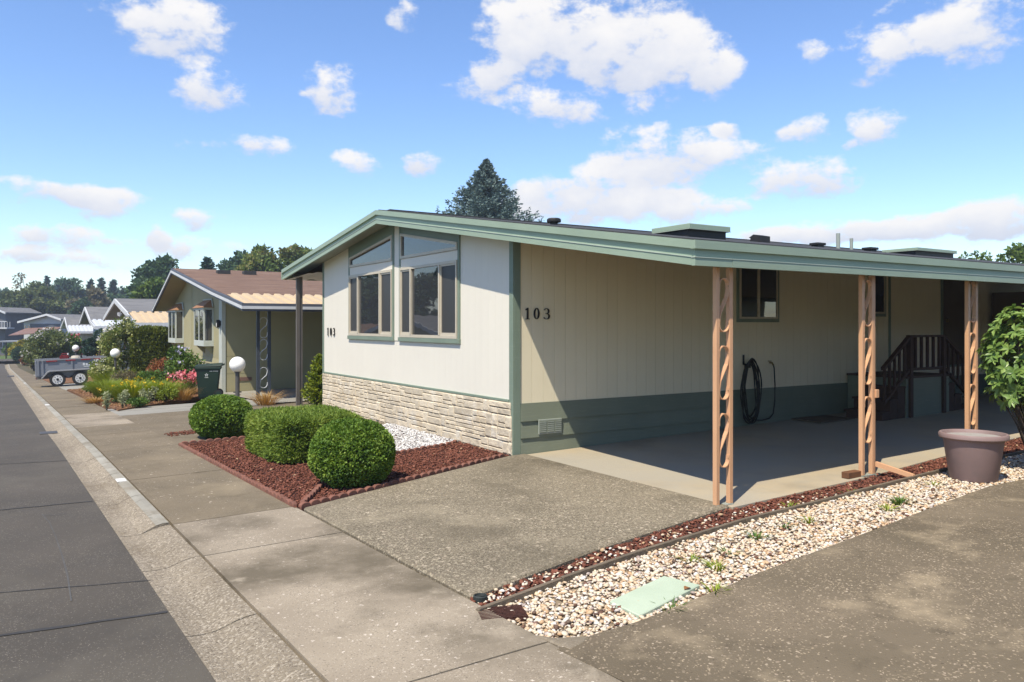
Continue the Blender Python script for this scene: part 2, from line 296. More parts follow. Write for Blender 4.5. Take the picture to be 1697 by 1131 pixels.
M['utility'] = surf('pale green utility lid', (0.42, 0.49, 0.37), (0.36, 0.43, 0.32), 3, 7, 0.7, bump=(40, 0.2, 0.003), stain=[(6, (0.42, 0.46, 0.36), 0.6, 0.75, 0.5)])
M['drain'] = surf('dark plastic drain', (0.035, 0.042, 0.038), (0.025, 0.03, 0.028), 6, 4, 0.6)
M['steel_cover'] = surf('dull steel cover', (0.075, 0.075, 0.077), (0.055, 0.055, 0.057), 6, 5, 0.6)
M['plaque'] = surf('white painted plaque', (0.66, 0.65, 0.62), (0.58, 0.57, 0.54), 10, 5, 0.7)
M['globe'] = surf('white globe', (0.84, 0.83, 0.80), (0.80, 0.79, 0.76), 4, 3, 0.35, spec=0.5)
M['lamp_post'] = surf('grey lamp post', (0.085, 0.082, 0.08), (0.065, 0.063, 0.062), 4, 4, 0.5)
M['bin'] = surf('dark green bin plastic', (0.010, 0.026, 0.018), (0.014, 0.032, 0.022), 4, 5, 0.45, bump=(60, 0.1, 0.002))
M['bin_mark'] = surf('white bin print', (0.62, 0.64, 0.63), None, 5, 3, 0.6)
M['tyre'] = surf('tyre rubber', (0.016, 0.016, 0.017), (0.024, 0.024, 0.024), 8, 4, 0.75)
M['rim'] = surf('white steel wheel', (0.62, 0.62, 0.61), (0.56, 0.56, 0.55), 8, 4, 0.4)
M['trailer'] = surf('grey trailer paint', (0.199, 0.213, 0.237), (0.162, 0.173, 0.194), 2.5, 5, 0.45, bump=(20, 0.1, 0.003))
M['trailer_rail'] = surf('pale trailer rail', (0.26, 0.265, 0.275), (0.21, 0.215, 0.225), 4, 4, 0.45)
M['red_tape'] = surf('red reflector tape', (0.25, 0.018, 0.022), (0.2, 0.015, 0.02), 8, 3, 0.4)
M['red'] = surf('dark red plastic', (0.20, 0.02, 0.022), (0.14, 0.016, 0.018), 8, 4, 0.45)
# neighbours
M['n_wall'] = surf('olive tan siding', (0.373, 0.342, 0.202), (0.335, 0.306, 0.181), 1.0, 6, 0.7, bump=(40, 0.3, 0.004), per=0.015)
M['n_trim'] = surf('pale grey green trim', (0.500, 0.530, 0.480), (0.460, 0.490, 0.440), 3, 5, 0.55)
M['n_fascia'] = surf('slate blue fascia', (0.085, 0.092, 0.115), (0.07, 0.077, 0.098), 3, 5, 0.5)
M['n_white'] = surf('white fascia', (0.568, 0.576, 0.585), (0.516, 0.525, 0.533), 3, 5, 0.5)
M['n_post'] = surf('dark blue grey iron', (0.035, 0.045, 0.06), (0.05, 0.058, 0.07), 4, 4, 0.5)
M['n_shingle'] = surf('brown shingles', (0.21, 0.13, 0.09), (0.105, 0.062, 0.043), 2.2, 9, 0.92, bump=(25, 0.6, 0.02), stain=[(0.9, (0.27, 0.185, 0.135), 0.52, 0.72, 0.7), (4.0, (0.075, 0.045, 0.033), 0.56, 0.7, 0.7)], stretch=(0.7, 4.0, 4.0), wave=(1, 0.145, 0.6))
M['g_shingle'] = surf('grey shingles', (0.20, 0.198, 0.195), (0.10, 0.10, 0.103), 1.6, 9, 0.92, bump=(20, 0.6, 0.02), stain=[(0.8, (0.26, 0.25, 0.24), 0.52, 0.72, 0.7), (3.0, (0.07, 0.07, 0.073), 0.56, 0.7, 0.6)], stretch=(0.7, 4.0, 4.0), wave=(1, 0.16, 0.6))
M['awning_tan'] = surf('tan metal awning', (0.528, 0.396, 0.229), (0.475, 0.356, 0.207), 1.5, 5, 0.45, stain=[(1.5, (0.370, 0.273, 0.158), 0.6, 0.8, 0.4)])
M['awning_white'] = surf('white metal awning', (0.544, 0.560, 0.576), (0.496, 0.512, 0.528), 1.5, 5, 0.45)
M['copper'] = surf('copper bay roof', (0.33, 0.17, 0.085), (0.26, 0.135, 0.07), 3, 6, 0.5, spec=0.5)
M['blue_wall'] = surf('pale blue grey wall', (0.40, 0.46, 0.50), (0.36, 0.42, 0.46), 1.5, 5, 0.7)
M['grey_wall'] = surf('pale grey wall', (0.50, 0.52, 0.53), (0.45, 0.47, 0.48), 1.5, 5, 0.7)
M['white_wall'] = surf('white wall', (0.70, 0.71, 0.70), (0.66, 0.67, 0.66), 1.5, 5, 0.7)
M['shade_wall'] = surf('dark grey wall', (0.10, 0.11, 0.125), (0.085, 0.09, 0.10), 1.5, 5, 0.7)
M['brown_canopy'] = surf('brown canopy', (0.20, 0.115, 0.09), (0.16, 0.095, 0.075), 1.5, 5, 0.6)
M['grey_canopy'] = surf('grey canopy', (0.27, 0.28, 0.30), (0.22, 0.23, 0.25), 1.5, 5, 0.6)
M['orange'] = surf('orange board', (0.58, 0.20, 0.035), (0.5, 0.17, 0.03), 3, 4, 0.6)
M['stair_wood'] = surf('dark stair timber', (0.068, 0.036, 0.024), (0.048, 0.026, 0.018), 5, 5, 0.7)
M['shed'] = surf('brown shed wall', (0.13, 0.10, 0.065), (0.10, 0.078, 0.052), 2, 5, 0.8)
M['bark'] = surf('bark', (0.10, 0.075, 0.052), (0.06, 0.045, 0.033), 6, 8, 0.95, bump=(12, 0.9, 0.03))
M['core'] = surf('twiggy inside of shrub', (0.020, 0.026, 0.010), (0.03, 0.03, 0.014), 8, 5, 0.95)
def leafmat(name, a, b, c, rough=0.55, trans=0.25, spec=0.3):
    a, b, c = (tuple(min(.75, v * (1.3 if max(b) < .22 else 1.0)) for v in q) for q in (a, b, c)); M[name] = ramp_mat(name, [(0.0, a), (0.55, b), (1.0, c)], rough, trans, spec)
leafmat('box_leaf', (0.045, 0.092, 0.012), (0.10, 0.168, 0.022), (0.20, 0.27, 0.045))
leafmat('yew_leaf', (0.085, 0.135, 0.022), (0.148, 0.212, 0.034), (0.24, 0.285, 0.065))
leafmat('thuja_leaf', (0.10, 0.15, 0.014), (0.17, 0.22, 0.02), (0.25, 0.28, 0.035))
leafmat('cedar_hedge_leaf', (0.045, 0.065, 0.012), (0.085, 0.11, 0.018), (0.16, 0.17, 0.03))
leafmat('rhodo_leaf', (0.07, 0.125, 0.03), (0.125, 0.20, 0.045), (0.20, 0.275, 0.075), 0.38, 0.22, 0.45)
leafmat('spruce_leaf', (0.048, 0.080, 0.078), (0.085, 0.128, 0.122), (0.15, 0.195, 0.18), 0.6, 0.12)
leafmat('conifer_leaf', (0.018, 0.042, 0.030), (0.028, 0.062, 0.040), (0.05, 0.088, 0.05), 0.6, 0.12)
leafmat('blue_conifer_leaf', (0.022, 0.047, 0.042), (0.036, 0.070, 0.058), (0.06, 0.098, 0.075), 0.6, 0.12)
leafmat('dark_tree_leaf', (0.024, 0.052, 0.026), (0.040, 0.078, 0.034), (0.068, 0.112, 0.044))
leafmat('green_tree_leaf', (0.04, 0.078, 0.016), (0.072, 0.118, 0.022), (0.12, 0.165, 0.035))
leafmat('olive_tree_leaf', (0.05, 0.075, 0.022), (0.085, 0.11, 0.032), (0.13, 0.145, 0.05))
leafmat('autumn_tree_leaf', (0.06, 0.095, 0.020), (0.10, 0.135, 0.028), (0.17, 0.135, 0.045))
leafmat('brown_tree_leaf', (0.075, 0.075, 0.035), (0.11, 0.098, 0.05), (0.15, 0.115, 0.065))
leafmat('variegated_leaf', (0.06, 0.10, 0.02), (0.14, 0.17, 0.04), (0.40, 0.40, 0.20))
leafmat('yellow_leaf', (0.18, 0.18, 0.02), (0.30, 0.27, 0.025), (0.42, 0.36, 0.04))
leafmat('lime_grass', (0.09, 0.14, 0.012), (0.15, 0.20, 0.018), (0.22, 0.25, 0.03))
leafmat('garden_green', (0.035, 0.075, 0.014), (0.065, 0.12, 0.02), (0.13, 0.18, 0.04))
leafmat('rust_leaf', (0.13, 0.045, 0.02), (0.21, 0.085, 0.035), (0.26, 0.14, 0.06))
leafmat('dry_leaf', (0.28, 0.16, 0.04), (0.36, 0.22, 0.07), (0.42, 0.30, 0.12))
leafmat('silver_leaf', (0.20, 0.24, 0.11), (0.29, 0.32, 0.17), (0.38, 0.39, 0.24))
M['litter'] = ramp_mat('leaf litter', [(0.0, (0.16, 0.075, 0.035)), (0.5, (0.28, 0.14, 0.06)), (0.85, (0.36, 0.22, 0.11)), (1.0, (0.10, 0.06, 0.04))], 0.9)
leafmat('pink_petal', (0.55, 0.10, 0.12), (0.62, 0.18, 0.20), (0.68, 0.36, 0.36))
leafmat('white_petal', (0.62, 0.58, 0.55), (0.68, 0.66, 0.62), (0.7, 0.68, 0.7))
leafmat('lilac_petal', (0.45, 0.42, 0.62), (0.55, 0.52, 0.7), (0.62, 0.6, 0.72))
leafmat('gold_petal', (0.55, 0.36, 0.01), (0.62, 0.45, 0.015), (0.66, 0.52, 0.05))

# ------------------------------------------------------------------ mesh helpers
def link_mesh(name, me, m, parent=None):
    o = bpy.data.objects.new(name, me)
    if m is not None and not me.materials: me.materials.append(M[m] if isinstance(m, str) else m)
    col.objects.link(o)
    if parent is not None: o.parent = parent
    return o
class MB:
    def __init__(s): s.v = []; s.f = []
    def add(s, vs, fs):
        k = len(s.v); s.v += [tuple(map(float, v)) for v in vs]; s.f += [tuple(i + k for i in f) for f in fs]; return s
    def box(s, x0, x1, y0, y1, z0, z1):
        return s.add([(x0,y0,z0),(x1,y0,z0),(x1,y1,z0),(x0,y1,z0),(x0,y0,z1),(x1,y0,z1),(x1,y1,z1),(x0,y1,z1)],
                     [(0,3,2,1),(4,5,6,7),(0,1,5,4),(1,2,6,5),(2,3,7,6),(3,0,4,7)])
    def prism(s, poly, a, b, axis):
        """polygon of (p,q) pairs extruded along an axis: 0 -> (y,z), 1 -> (x,z), 2 -> (x,y)"""
        def pt(p, q, t): return (t, p, q) if axis == 0 else (p, t, q) if axis == 1 else (p, q, t)
        n = len(poly); vs = [pt(p, q, a) for p, q in poly] + [pt(p, q, b) for p, q in poly]
        fs = [tuple(range(n))[::-1], tuple(range(n, 2 * n))] + [(i, (i + 1) % n, n + (i + 1) % n, n + i) for i in range(n)]
        return s.add(vs, fs)
    def tube(s, pts, r, n=8, caps=True):
        pts = [Vector(p) for p in pts]; rs = r if isinstance(r, (list, tuple)) else [r] * len(pts)
        k0 = len(s.v); ref = Vector((0, 0, 1)) if abs((pts[-1] - pts[0]).normalized().z) < 0.9 else Vector((1, 0, 0))
        for i, p in enumerate(pts):
            t = (pts[min(i + 1, len(pts) - 1)] - pts[max(i - 1, 0)]).normalized()
            a = t.cross(ref).normalized() if t.cross(ref).length > 1e-5 else Vector((1, 0, 0)); b = t.cross(a)
            for j in range(n):
                w = 2 * math.pi * j / n; q = p + (a * math.cos(w) + b * math.sin(w)) * rs[i]; s.v.append((q.x, q.y, q.z))
        for i in range(len(pts) - 1):
            for j in range(n):
                s.f.append((k0 + i*n + j, k0 + i*n + (j+1) % n, k0 + (i+1)*n + (j+1) % n, k0 + (i+1)*n + j))
        if caps: s.f.append(tuple(k0 + j for j in range(n))[::-1]); s.f.append(tuple(k0 + (len(pts)-1)*n + j for j in range(n)))
        return s
    def lathe(s, prof, n=24, c=(0, 0, 0), axis=2):
        k0 = len(s.v)
        for r, h in prof:
            for j in range(n):
                w = 2 * math.pi * j / n; a, b = r * math.cos(w), r * math.sin(w)
                q = (a, b, h) if axis == 2 else (a, h, b) if axis == 1 else (h, a, b)
                s.v.append((c[0] + q[0], c[1] + q[1], c[2] + q[2]))
        for i in range(len(prof) - 1):
            for j in range(n): s.f.append((k0 + i*n + j, k0 + i*n + (j+1) % n, k0 + (i+1)*n + (j+1) % n, k0 + (i+1)*n + j))
        s.f.append(tuple(k0 + j for j in range(n))[::-1]); s.f.append(tuple(k0 + (len(prof)-1)*n + j for j in range(n)))
        return s
    def ribbon(s, path, width, thick, y0):
        """flat strap bent along an (x,z) path, width measured along y"""
        n = len(path); off = []
        for i in range(n):
            a = path[max(i-1, 0)]; b = path[min(i+1, n-1)]; dx, dz = b[0]-a[0], b[1]-a[1]; l = math.hypot(dx, dz) or 1
            off.append((-dz / l * thick / 2, dx / l * thick / 2))
        vs = []
        for (x, z), (ox, oz) in zip(path, off):
            vs += [(x+ox, y0-width/2, z+oz), (x+ox, y0+width/2, z+oz), (x-ox, y0+width/2, z-oz), (x-ox, y0-width/2, z-oz)]
        fs = [tuple(4*i + q for q in (j, (j+1) % 4)) + tuple(4*(i+1) + q for q in ((j+1) % 4, j)) for i in range(n-1) for j in range(4)]
        fs += [(0, 3, 2, 1), tuple(4*(n-1) + j for j in range(4))]
        return s.add(vs, fs)
    def build(s, name, m, parent=None, smooth=False, bevel=0.0, seg=1, loc=None):
        me = bpy.data.meshes.new(name); me.from_pydata(s.v, [], s.f); bm = bmesh.new(); bm.from_mesh(me)
        bmesh.ops.recalc_face_normals(bm, faces=bm.faces)
        if bevel: bmesh.ops.bevel(bm, geom=[e for e in bm.edges if len(e.link_faces) == 2 and e.calc_face_angle(0) > 0.6], offset=bevel, segments=seg, affect='EDGES', clamp_overlap=True)
        bm.to_mesh(me); bm.free()
        if smooth:
            for p in me.polygons: p.use_smooth = True
            me.set_sharp_from_angle(angle=math.radians(40))
        o = link_mesh(name, me, m, parent)
        if loc is not None: o.location = loc
        return o
def B(name, m, parent, *box, bevel=0.0): return MB().box(*box).build(name, m, parent, bevel=bevel)
def np_mesh(name, V, Fa, m, parent=None, rnd=None, smooth=False):
    me = bpy.data.meshes.new(name); nf, k = Fa.shape
    me.vertices.add(len(V)); me.vertices.foreach_set('co', V.astype(np.float32).ravel())
    me.loops.add(nf * k); me.loops.foreach_set('vertex_index', Fa.astype(np.int32).ravel())
    me.polygons.add(nf); me.polygons.foreach_set('loop_start', np.arange(0, nf * k, k, dtype=np.int32))
    try: me.polygons.foreach_set('loop_total', np.full(nf, k, dtype=np.int32))
    except Exception: pass
    if smooth: me.polygons.foreach_set('use_smooth', np.ones(nf, dtype=bool))
    me.update(calc_edges=True)
    if rnd is not None:
        a = me.attributes.new('rnd', 'FLOAT', 'POINT'); a.data.foreach_set('value', rnd.astype(np.float32))
    return link_mesh(name, me, m, parent)
def tag(o, label=None, cat=None, group=None, kind=None):
    if label: o['label'] = label
    if cat: o['category'] = cat
    if group: o['group'] = group
    if kind: o['kind'] = kind
    return o
def thing(name, label, cat, loc=(0, 0, 0), rz=0.0, group=None, ry=0.0):
    o = bpy.data.objects.new(name, None); col.objects.link(o); o.empty_display_size = 0.2
    o.location = loc; o.rotation_euler = (0, ry, rz); return tag(o, label, cat, group)
def slab(name, poly, m, top=0.0, thick=0.12, parent=None, bevel=0.0):
    """paving piece with an (x,y) outline; its top follows the ground"""
    n = len(poly); vs = [(x, y, gz(x, y) + top) for x, y in poly] + [(x, y, gz(x, y) + top - thick) for x, y in poly]
    fs = [tuple(range(n)), tuple(range(n, 2*n))[::-1]] + [(i, (i+1) % n, n + (i+1) % n, n + i) for i in range(n)]
    return MB().add(vs, fs).build(name, m, parent, bevel=bevel)
def sheet(name, fx0, fx1, ys, m, top, parent=None, nx=1, thick=0.0):
    vs, fs = [], []
    for y in ys:
        for i in range(nx + 1):
            x = fx0(y) + (fx1(y) - fx0(y)) * i / nx; vs.append((x, y, gz(x, y) + top))
    for j in range(len(ys) - 1):
        for i in range(nx): a = j*(nx+1)+i; fs.append((a, a+1, a+nx+2, a+nx+1))
    return MB().add(vs, fs).build(name, m, parent)
def inside(poly, x, y):
    r = np.zeros(len(x), bool); n = len(poly)
    for i in range(n):
        (x0, y0), (x1, y1) = poly[i], poly[(i+1) % n]
        c = ((y0 > y) != (y1 > y)) & (x < (x1 - x0) * (y - y0) / ((y1 - y0) or 1e-9) + x0); r ^= c
    return r
ICO_V = None
def ico():
    bm = bmesh.new(); bmesh.ops.create_icosphere(bm, subdivisions=1, radius=1.0)
    V = np.array([v.co[:] for v in bm.verts]); Fa = np.array([[v.index for v in f.verts] for f in bm.faces]); bm.free(); return V, Fa
ICO_V, ICO_F = ico()
def stones(name, poly, n, r0, r1, m, top, label, cat, flat=0.65, jag=0.25, extra=None, bias=None):
    """loose stones lying inside an outline, joined as one mass"""
    P = np.array(poly); pts = np.zeros((0, 2))
    while len(pts) < n:
        q = rng.uniform(P.min(0), P.max(0), (n * 2, 2)); pts = np.vstack([pts, q[inside(poly, q[:, 0], q[:, 1])]])
    pts = pts[:n]
    if extra is not None: pts = np.vstack([pts, extra])
    n = len(pts); r = r0 + (r1 - r0) * rng.random(n) ** 1.6
    z = np.array([gz(a, b) for a, b in pts]) + top + r * (rng.random(n) * 0.9 - 0.1)
    V = ICO_V[None] * (1 + jag * rng.uniform(-1, 1, (n, 12, 1))) * np.stack([r * rng.uniform(.8, 1.4, n), r * rng.uniform(.7, 1.1, n), r * flat * rng.uniform(.7, 1.1, n)], 1)[:, None]
    a = rng.uniform(0, 2 * math.pi, n); ca, sa = np.cos(a)[:, None], np.sin(a)[:, None]
    X = V[..., 0] * ca - V[..., 1] * sa; Y = V[..., 0] * sa + V[..., 1] * ca; Z = V[..., 2] + V[..., 0] * rng.uniform(-.4, .4, (n, 1))
    V = np.stack([X + pts[:, :1], Y + pts[:, 1:], Z + z[:, None]], -1).reshape(-1, 3)
    Fa = (ICO_F[None] + 12 * np.arange(n)[:, None, None]).reshape(-1, 3)
    rv = rng.random(n); rv = rv if bias is None else np.clip(bias(rv), 0, 1)
    o = np_mesh(name, V, Fa, m, rnd=np.repeat(rv, 12)); return tag(o, label, cat, kind='stuff')
def nrm(a): return a / np.maximum(np.linalg.norm(a, axis=-1, keepdims=True), 1e-9)
def wobble(P, seed, f=2.0, oct_=4):
    r = np.random.default_rng(seed); s = np.zeros(len(P)); amp = 1.0
    for o in range(oct_):
        for _ in range(3): k = nrm(r.normal(size=3)) * f; s += amp * np.sin(P @ k * 2 * math.pi + r.uniform(0, 6.28)); 
        f *= 2.1; amp *= 0.55
    return s / 3.5
def leaves(P, A, Wd, L, name, m, parent, rnd=None, cup=0.12):
    """one folded leaf-shaped face per point: P base, A direction, Wd half-width, L length"""
    n = len(P); A = nrm(A); R = rng.normal(size=(n, 3)); Bv = nrm(np.cross(A, R)); Nn = np.cross(A, Bv)
    L = np.broadcast_to(L, (n,))[:, None]; Wd = np.broadcast_to(Wd, (n,))[:, None]
    V = np.stack([P, P + A*L*.5 + Bv*Wd + Nn*L*cup, P + A*L, P + A*L*.5 - Bv*Wd + Nn*L*cup], 1).reshape(-1, 3)
    Fa = np.arange(4 * n).reshape(n, 4)
    rv = rng.random(n) if rnd is None else rnd
    return np_mesh(name, V, Fa, m, parent, np.repeat(rv, 4))
def oriented(P, A, Nn, Wd, L, name, m, parent, rnd=None):
    """broad leaves with a chosen face normal, six-sided with a folded midrib"""
    n = len(P); A = nrm(A); Bv = nrm(np.cross(A, Nn)); Nn = np.cross(Bv, A)
    L = np.broadcast_to(L, (n,))[:, None]; Wd = np.broadcast_to(Wd, (n,))[:, None]
    pts = [(0, 0, 0), (.3, .8, .10), (.62, 1.0, .08), (1, 0, -.14), (.62, -1.0, .08), (.3, -.8, .10), (.5, 0, 0)]
    V = np.stack([P + A*L*a + Bv*Wd*b + Nn*L*c for a, b, c in pts], 1).reshape(-1, 3)
    base = np.array([[0,1,2,6],[6,2,3,3],[6,3,4,4],[0,6,4,5]])
    tri = np.array([[0,1,6],[1,2,6],[2,3,6],[6,3,4],[6,4,5],[6,5,0]])
    Fa = (tri[None] + 7 * np.arange(n)[:, None, None]).reshape(-1, 3)
    rv = rng.random(n) if rnd is None else rnd
    return np_mesh(name, V, Fa, m, parent, np.repeat(rv, 7))

def sphere_pts(n):
    v = nrm(rng.normal(size=(n, 3))); return v
def ball_shrub(name, label, cat, base, rx, ry, h, n, m, leaf=0.03, seed=1, group=None, lump=0.04, trunk=False):
    """clipped round shrub: dense shell of leaves over a twiggy core"""
    t = thing(name, label, cat, base, group=group)
    d = sphere_pts(n); c = np.array([0, 0, h * 0.47]); R = np.array([rx, ry, h * 0.53])
    f = 1 + lump * wobble(d, seed, 1.2, 4) - 0.17 * rng.random(n) ** 1.7
    sq = np.sign(d) * np.abs(d) ** 0.93
    P = c + sq * R * f[:, None]; k = P[:, 2] > 0.02; P, d = P[k], d[k]
    A = d * 0.55 + rng.normal(size=d.shape) * 0.6 + np.array([0, 0, .25])
    leaves(P - nrm(A) * leaf * .4, A, leaf * 0.34 * rng.uniform(.8, 1.2, len(P)), leaf * rng.uniform(.7, 1.3, len(P)), 'foliage', m, t, rnd=np.clip(0.45 + 0.3 * wobble(d, seed + 5, 1.5, 3) + rng.normal(0, .2, len(P)), 0, 1))
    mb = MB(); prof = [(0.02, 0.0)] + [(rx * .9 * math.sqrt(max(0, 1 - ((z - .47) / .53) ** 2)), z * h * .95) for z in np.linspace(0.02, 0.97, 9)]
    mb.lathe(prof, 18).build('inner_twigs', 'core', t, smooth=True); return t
def box_hedge(name, label, cat, base, lx, ly, h, n, m, L=0.07, W=0.012, seed=2, fuzz=0.05, rz=0.0, group=None, topdroop=0.0):
    t = thing(name, label, cat, base, rz, group)
    areas = np.array([lx*ly, ly*h, ly*h, lx*h, lx*h]); fi = rng.choice(5, n, p=areas / areas.sum()); a, b = rng.random(n), rng.random(n)
    P = np.zeros((n, 3)); N = np.zeros((n, 3))
    for i, (nx_, ny_, nz_) in enumerate(((0,0,1),(-1,0,0),(1,0,0),(0,-1,0),(0,1,0))):
        k = fi == i; N[k] = (nx_, ny_, nz_)
        if i == 0: P[k] = np.stack([(a[k]-.5)*lx, (b[k]-.5)*ly, np.full(k.sum(), h)], 1)
        elif i < 3: P[k] = np.stack([np.full(k.sum(), nx_*lx/2), (a[k]-.5)*ly, b[k]*h], 1)
        else: P[k] = np.stack([(a[k]-.5)*lx, np.full(k.sum(), ny_*ly/2), b[k]*h], 1)
    c = np.array([0, 0, h * .5]); q = (P - c) / np.array([lx/2, ly/2, h/2]); e = np.sum(np.abs(q) ** 9, 1) ** (1/9.)
    P = c + (P - c) / np.maximum(e, 1)[:, None] * 1.0
    P += N * (fuzz * wobble(P / max(h, .4), seed, 1.6, 4) - fuzz * 2.2 * rng.random(n) ** 2)[:, None]
    P[:, 2] = np.maximum(P[:, 2], 0.02)
    A = N * .55 + rng.normal(size=P.shape) * .45 + np.array([0, 0, .42])
    leaves(P - nrm(A) * L * .3, A, W * rng.uniform(.7, 1.3, n), L * rng.uniform(.6, 1.4, n), 'foliage', m, t, rnd=np.clip(.45 + .28 * wobble(P, seed + 3, 1.4, 3) + rng.normal(0, .2, n), 0, 1))
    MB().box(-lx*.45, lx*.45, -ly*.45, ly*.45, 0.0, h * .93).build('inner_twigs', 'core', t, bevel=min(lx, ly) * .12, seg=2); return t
def tree(name, label, base, height, rx, rz_, cz, nclump, per, m, leaf=0.3, seed=3, group=None, ry=None, limbs=9, trunk_r=None, hollow=.45, clump=.24, cat='tree'):
    """broadleaf tree: tapered trunk and limbs, crown of many uneven leaf clumps with gaps between them"""
    r = np.random.default_rng(seed); ry = ry or rx; t = thing(name, label, cat, base, group=group)
    tr = trunk_r or height * .018
    d = nrm(r.normal(size=(nclump, 3))); rad = hollow + (1 - hollow) * r.random(nclump) ** .6; rad *= 1 + .16 * wobble(d, seed, .9, 3)
    Cc = d * rad[:, None] * np.array([rx, ry, rz_]) + np.array([0, 0, cz])
    Rc = clump * (rx + rz_) / 2 * r.uniform(.6, 1.3, nclump)
    idx = np.repeat(np.arange(nclump), per); n = len(idx); dd = nrm(r.normal(size=(n, 3))); q = r.random(n) ** .5
    P = Cc[idx] + dd * (Rc[idx] * q)[:, None] * np.array([1.1, 1.1, .8])
    A = dd * .5 + r.normal(size=(n, 3)) * .6 + np.array([0, 0, .05])
    tone = np.clip(.5 + .30 * r.normal(size=nclump)[idx] * .6 + r.normal(0, .16, n), 0, 1)
    leaves(P, A, leaf * .36 * r.uniform(.7, 1.3, n), leaf * r.uniform(.7, 1.3, n), 'crown', m, t, rnd=tone)
    mb = MB(); top = cz + rz_ * .35
    tp = [(r.normal(0, .02) * height * k, r.normal(0, .02) * height * k, top * k) for k in np.linspace(0, 1, 6)]; mb.tube(tp, [tr * (1.25 - k) for k in np.linspace(0, 1, 6)], 8)
    for i in r.choice(nclump, min(limbs, nclump), replace=False):
        e = Cc[i]; k = r.uniform(.35, .8); s = np.array(tp[0]) * (1 - k) + np.array(tp[-1]) * k; mid = (s + e) / 2 + np.array([0, 0, -.06 * height * r.random()])
        mb.tube([s, mid, e], [tr * .45, tr * .3, tr * .1], 6)
    mb.build('trunk', 'bark', t, smooth=True); return t
def conifer(name, label, base, h, r0, n_br, m, leaf=0.25, seed=4, group=None, start=.1, droop=.25, power=.9, upsw=.25, cat='tree', per=26, lift=0.0):
    """needle tree: whorls of drooping branches, each carrying sprays on both sides"""
    r = np.random.default_rng(seed); t = thing(name, label, cat, base, group=group); mb = MB()
    mb.tube([(0, 0, 0), (0, 0, h * .5), (0, 0, h * .99)], [h * .018, h * .011, h * .002], 8)
    Ps, As, Ts = [], [], []
    for i in range(n_br):
        k = start + (1 - start) * (i + r.random()) / n_br; z = h * k; ln = r0 * (1 - k) ** power * r.uniform(.72, 1.12) + .02 * h * (1-k) + .05
        a = i * 2.399963 + r.normal(0, .25); dr = np.array([math.cos(a), math.sin(a), 0])
        m_ = max(6, int(per * (.35 + ln / r0))); s = (np.arange(m_) + r.random(m_)) / m_; s = .12 + .88 * s
        path = dr[None] * (s * ln)[:, None]; path[:, 2] = z + lift * s * ln - droop * ln * s + upsw * ln * s ** 2.2
        side = np.array([-dr[1], dr[0], 0]); w = (1 - s * .75) * ln * .32
        o = r.uniform(-1, 1, m_)
        P = path + side[None] * (o * w)[:, None] + r.normal(0, .02 * ln + .012 * h / 10, (m_, 3)) - np.abs(o)[:, None] * np.array([0, 0, .10 * ln])
        Ps.append(P); As.append(dr[None] * .8 + side[None] * np.sign(o)[:, None] * .6 + r.normal(0, .35, (m_, 3)) + np.array([0, 0, .22])); Ts.append(np.full(m_, r.normal(.45, .13)) + .25 * (s - .5) + r.normal(0, .14, m_))
        if i % 2 == 0: mb.tube([(0, 0, z), tuple(dr * ln * .5 + np.array([0, 0, z - droop * ln * .5 + upsw * ln * .2 + lift * ln * .5]))], [h * .004, h * .0015], 5, caps=False)
    Ps.append(np.array([[0, 0, h * .97], [0, 0, h * .985], [0, 0, h * .975]])); As.append(np.array([[0, 0, 1.], [.1, 0, 1], [-.1, .1, 1]])); Ts.append(np.full(3, .5))
    P, A, T = np.vstack(Ps), np.vstack(As), np.clip(np.concatenate(Ts), 0, 1)
    leaves(P - nrm(A) * leaf * .3, A, leaf * .22 * r.uniform(.7, 1.4, len(P)), leaf * r.uniform(.6, 1.3, len(P)), 'crown', m, t, rnd=T)
    mb.build('trunk', 'bark', t, smooth=True); return t
def tuft(name, label, cat, base, n, h, spread, m, seed=5, group=None, w=0.006, petal=None, np_=0, psize=0.03, bend=.5, stem_frac=1.0):
    """clump of arching blades or stems, optionally with flowers at the tips"""
    r = np.random.default_rng(seed); t = thing(name, label, cat, base, group=group)
    a = r.uniform(0, 6.283, n); q = r.random(n) ** .6; dr = np.stack([np.cos(a), np.sin(a), np.zeros(n)], 1); hh = h * r.uniform(.6, 1.1, n)
    b0 = dr * (q * spread * .55)[:, None]; p1 = b0 + dr * (q * spread * bend * .45)[:, None] + np.stack([np.zeros(n), np.zeros(n), hh * .6], 1)
    p2 = p1 + dr * (q * spread * bend)[:, None] + np.stack([np.zeros(n), np.zeros(n), hh * .4], 1)
    sd = np.stack([-dr[:, 1], dr[:, 0], np.zeros(n)], 1) * w
    V = np.stack([b0 - sd, b0 + sd, p1 + sd * .8, p1 - sd * .8, p2], 1).reshape(-1, 3)
    Fa = (np.array([[0,1,2],[0,2,3],[3,2,4]])[None] + 5 * np.arange(n)[:, None, None]).reshape(-1, 3)
    np_mesh('blades', V, Fa, m, t, np.repeat(np.clip(r.normal(.5, .25, n), 0, 1), 5))
    if petal:
        k = r.choice(n, min(np_, n), replace=False); P = np.repeat(p2[k], 6, 0) + r.normal(0, psize * .4, (len(k) * 6, 3))
        leaves(P, r.normal(size=P.shape) + np.array([0, 0, .5]), psize * .4, psize, 'flowers', petal, t)['kind'] = 'stuff'
    return t
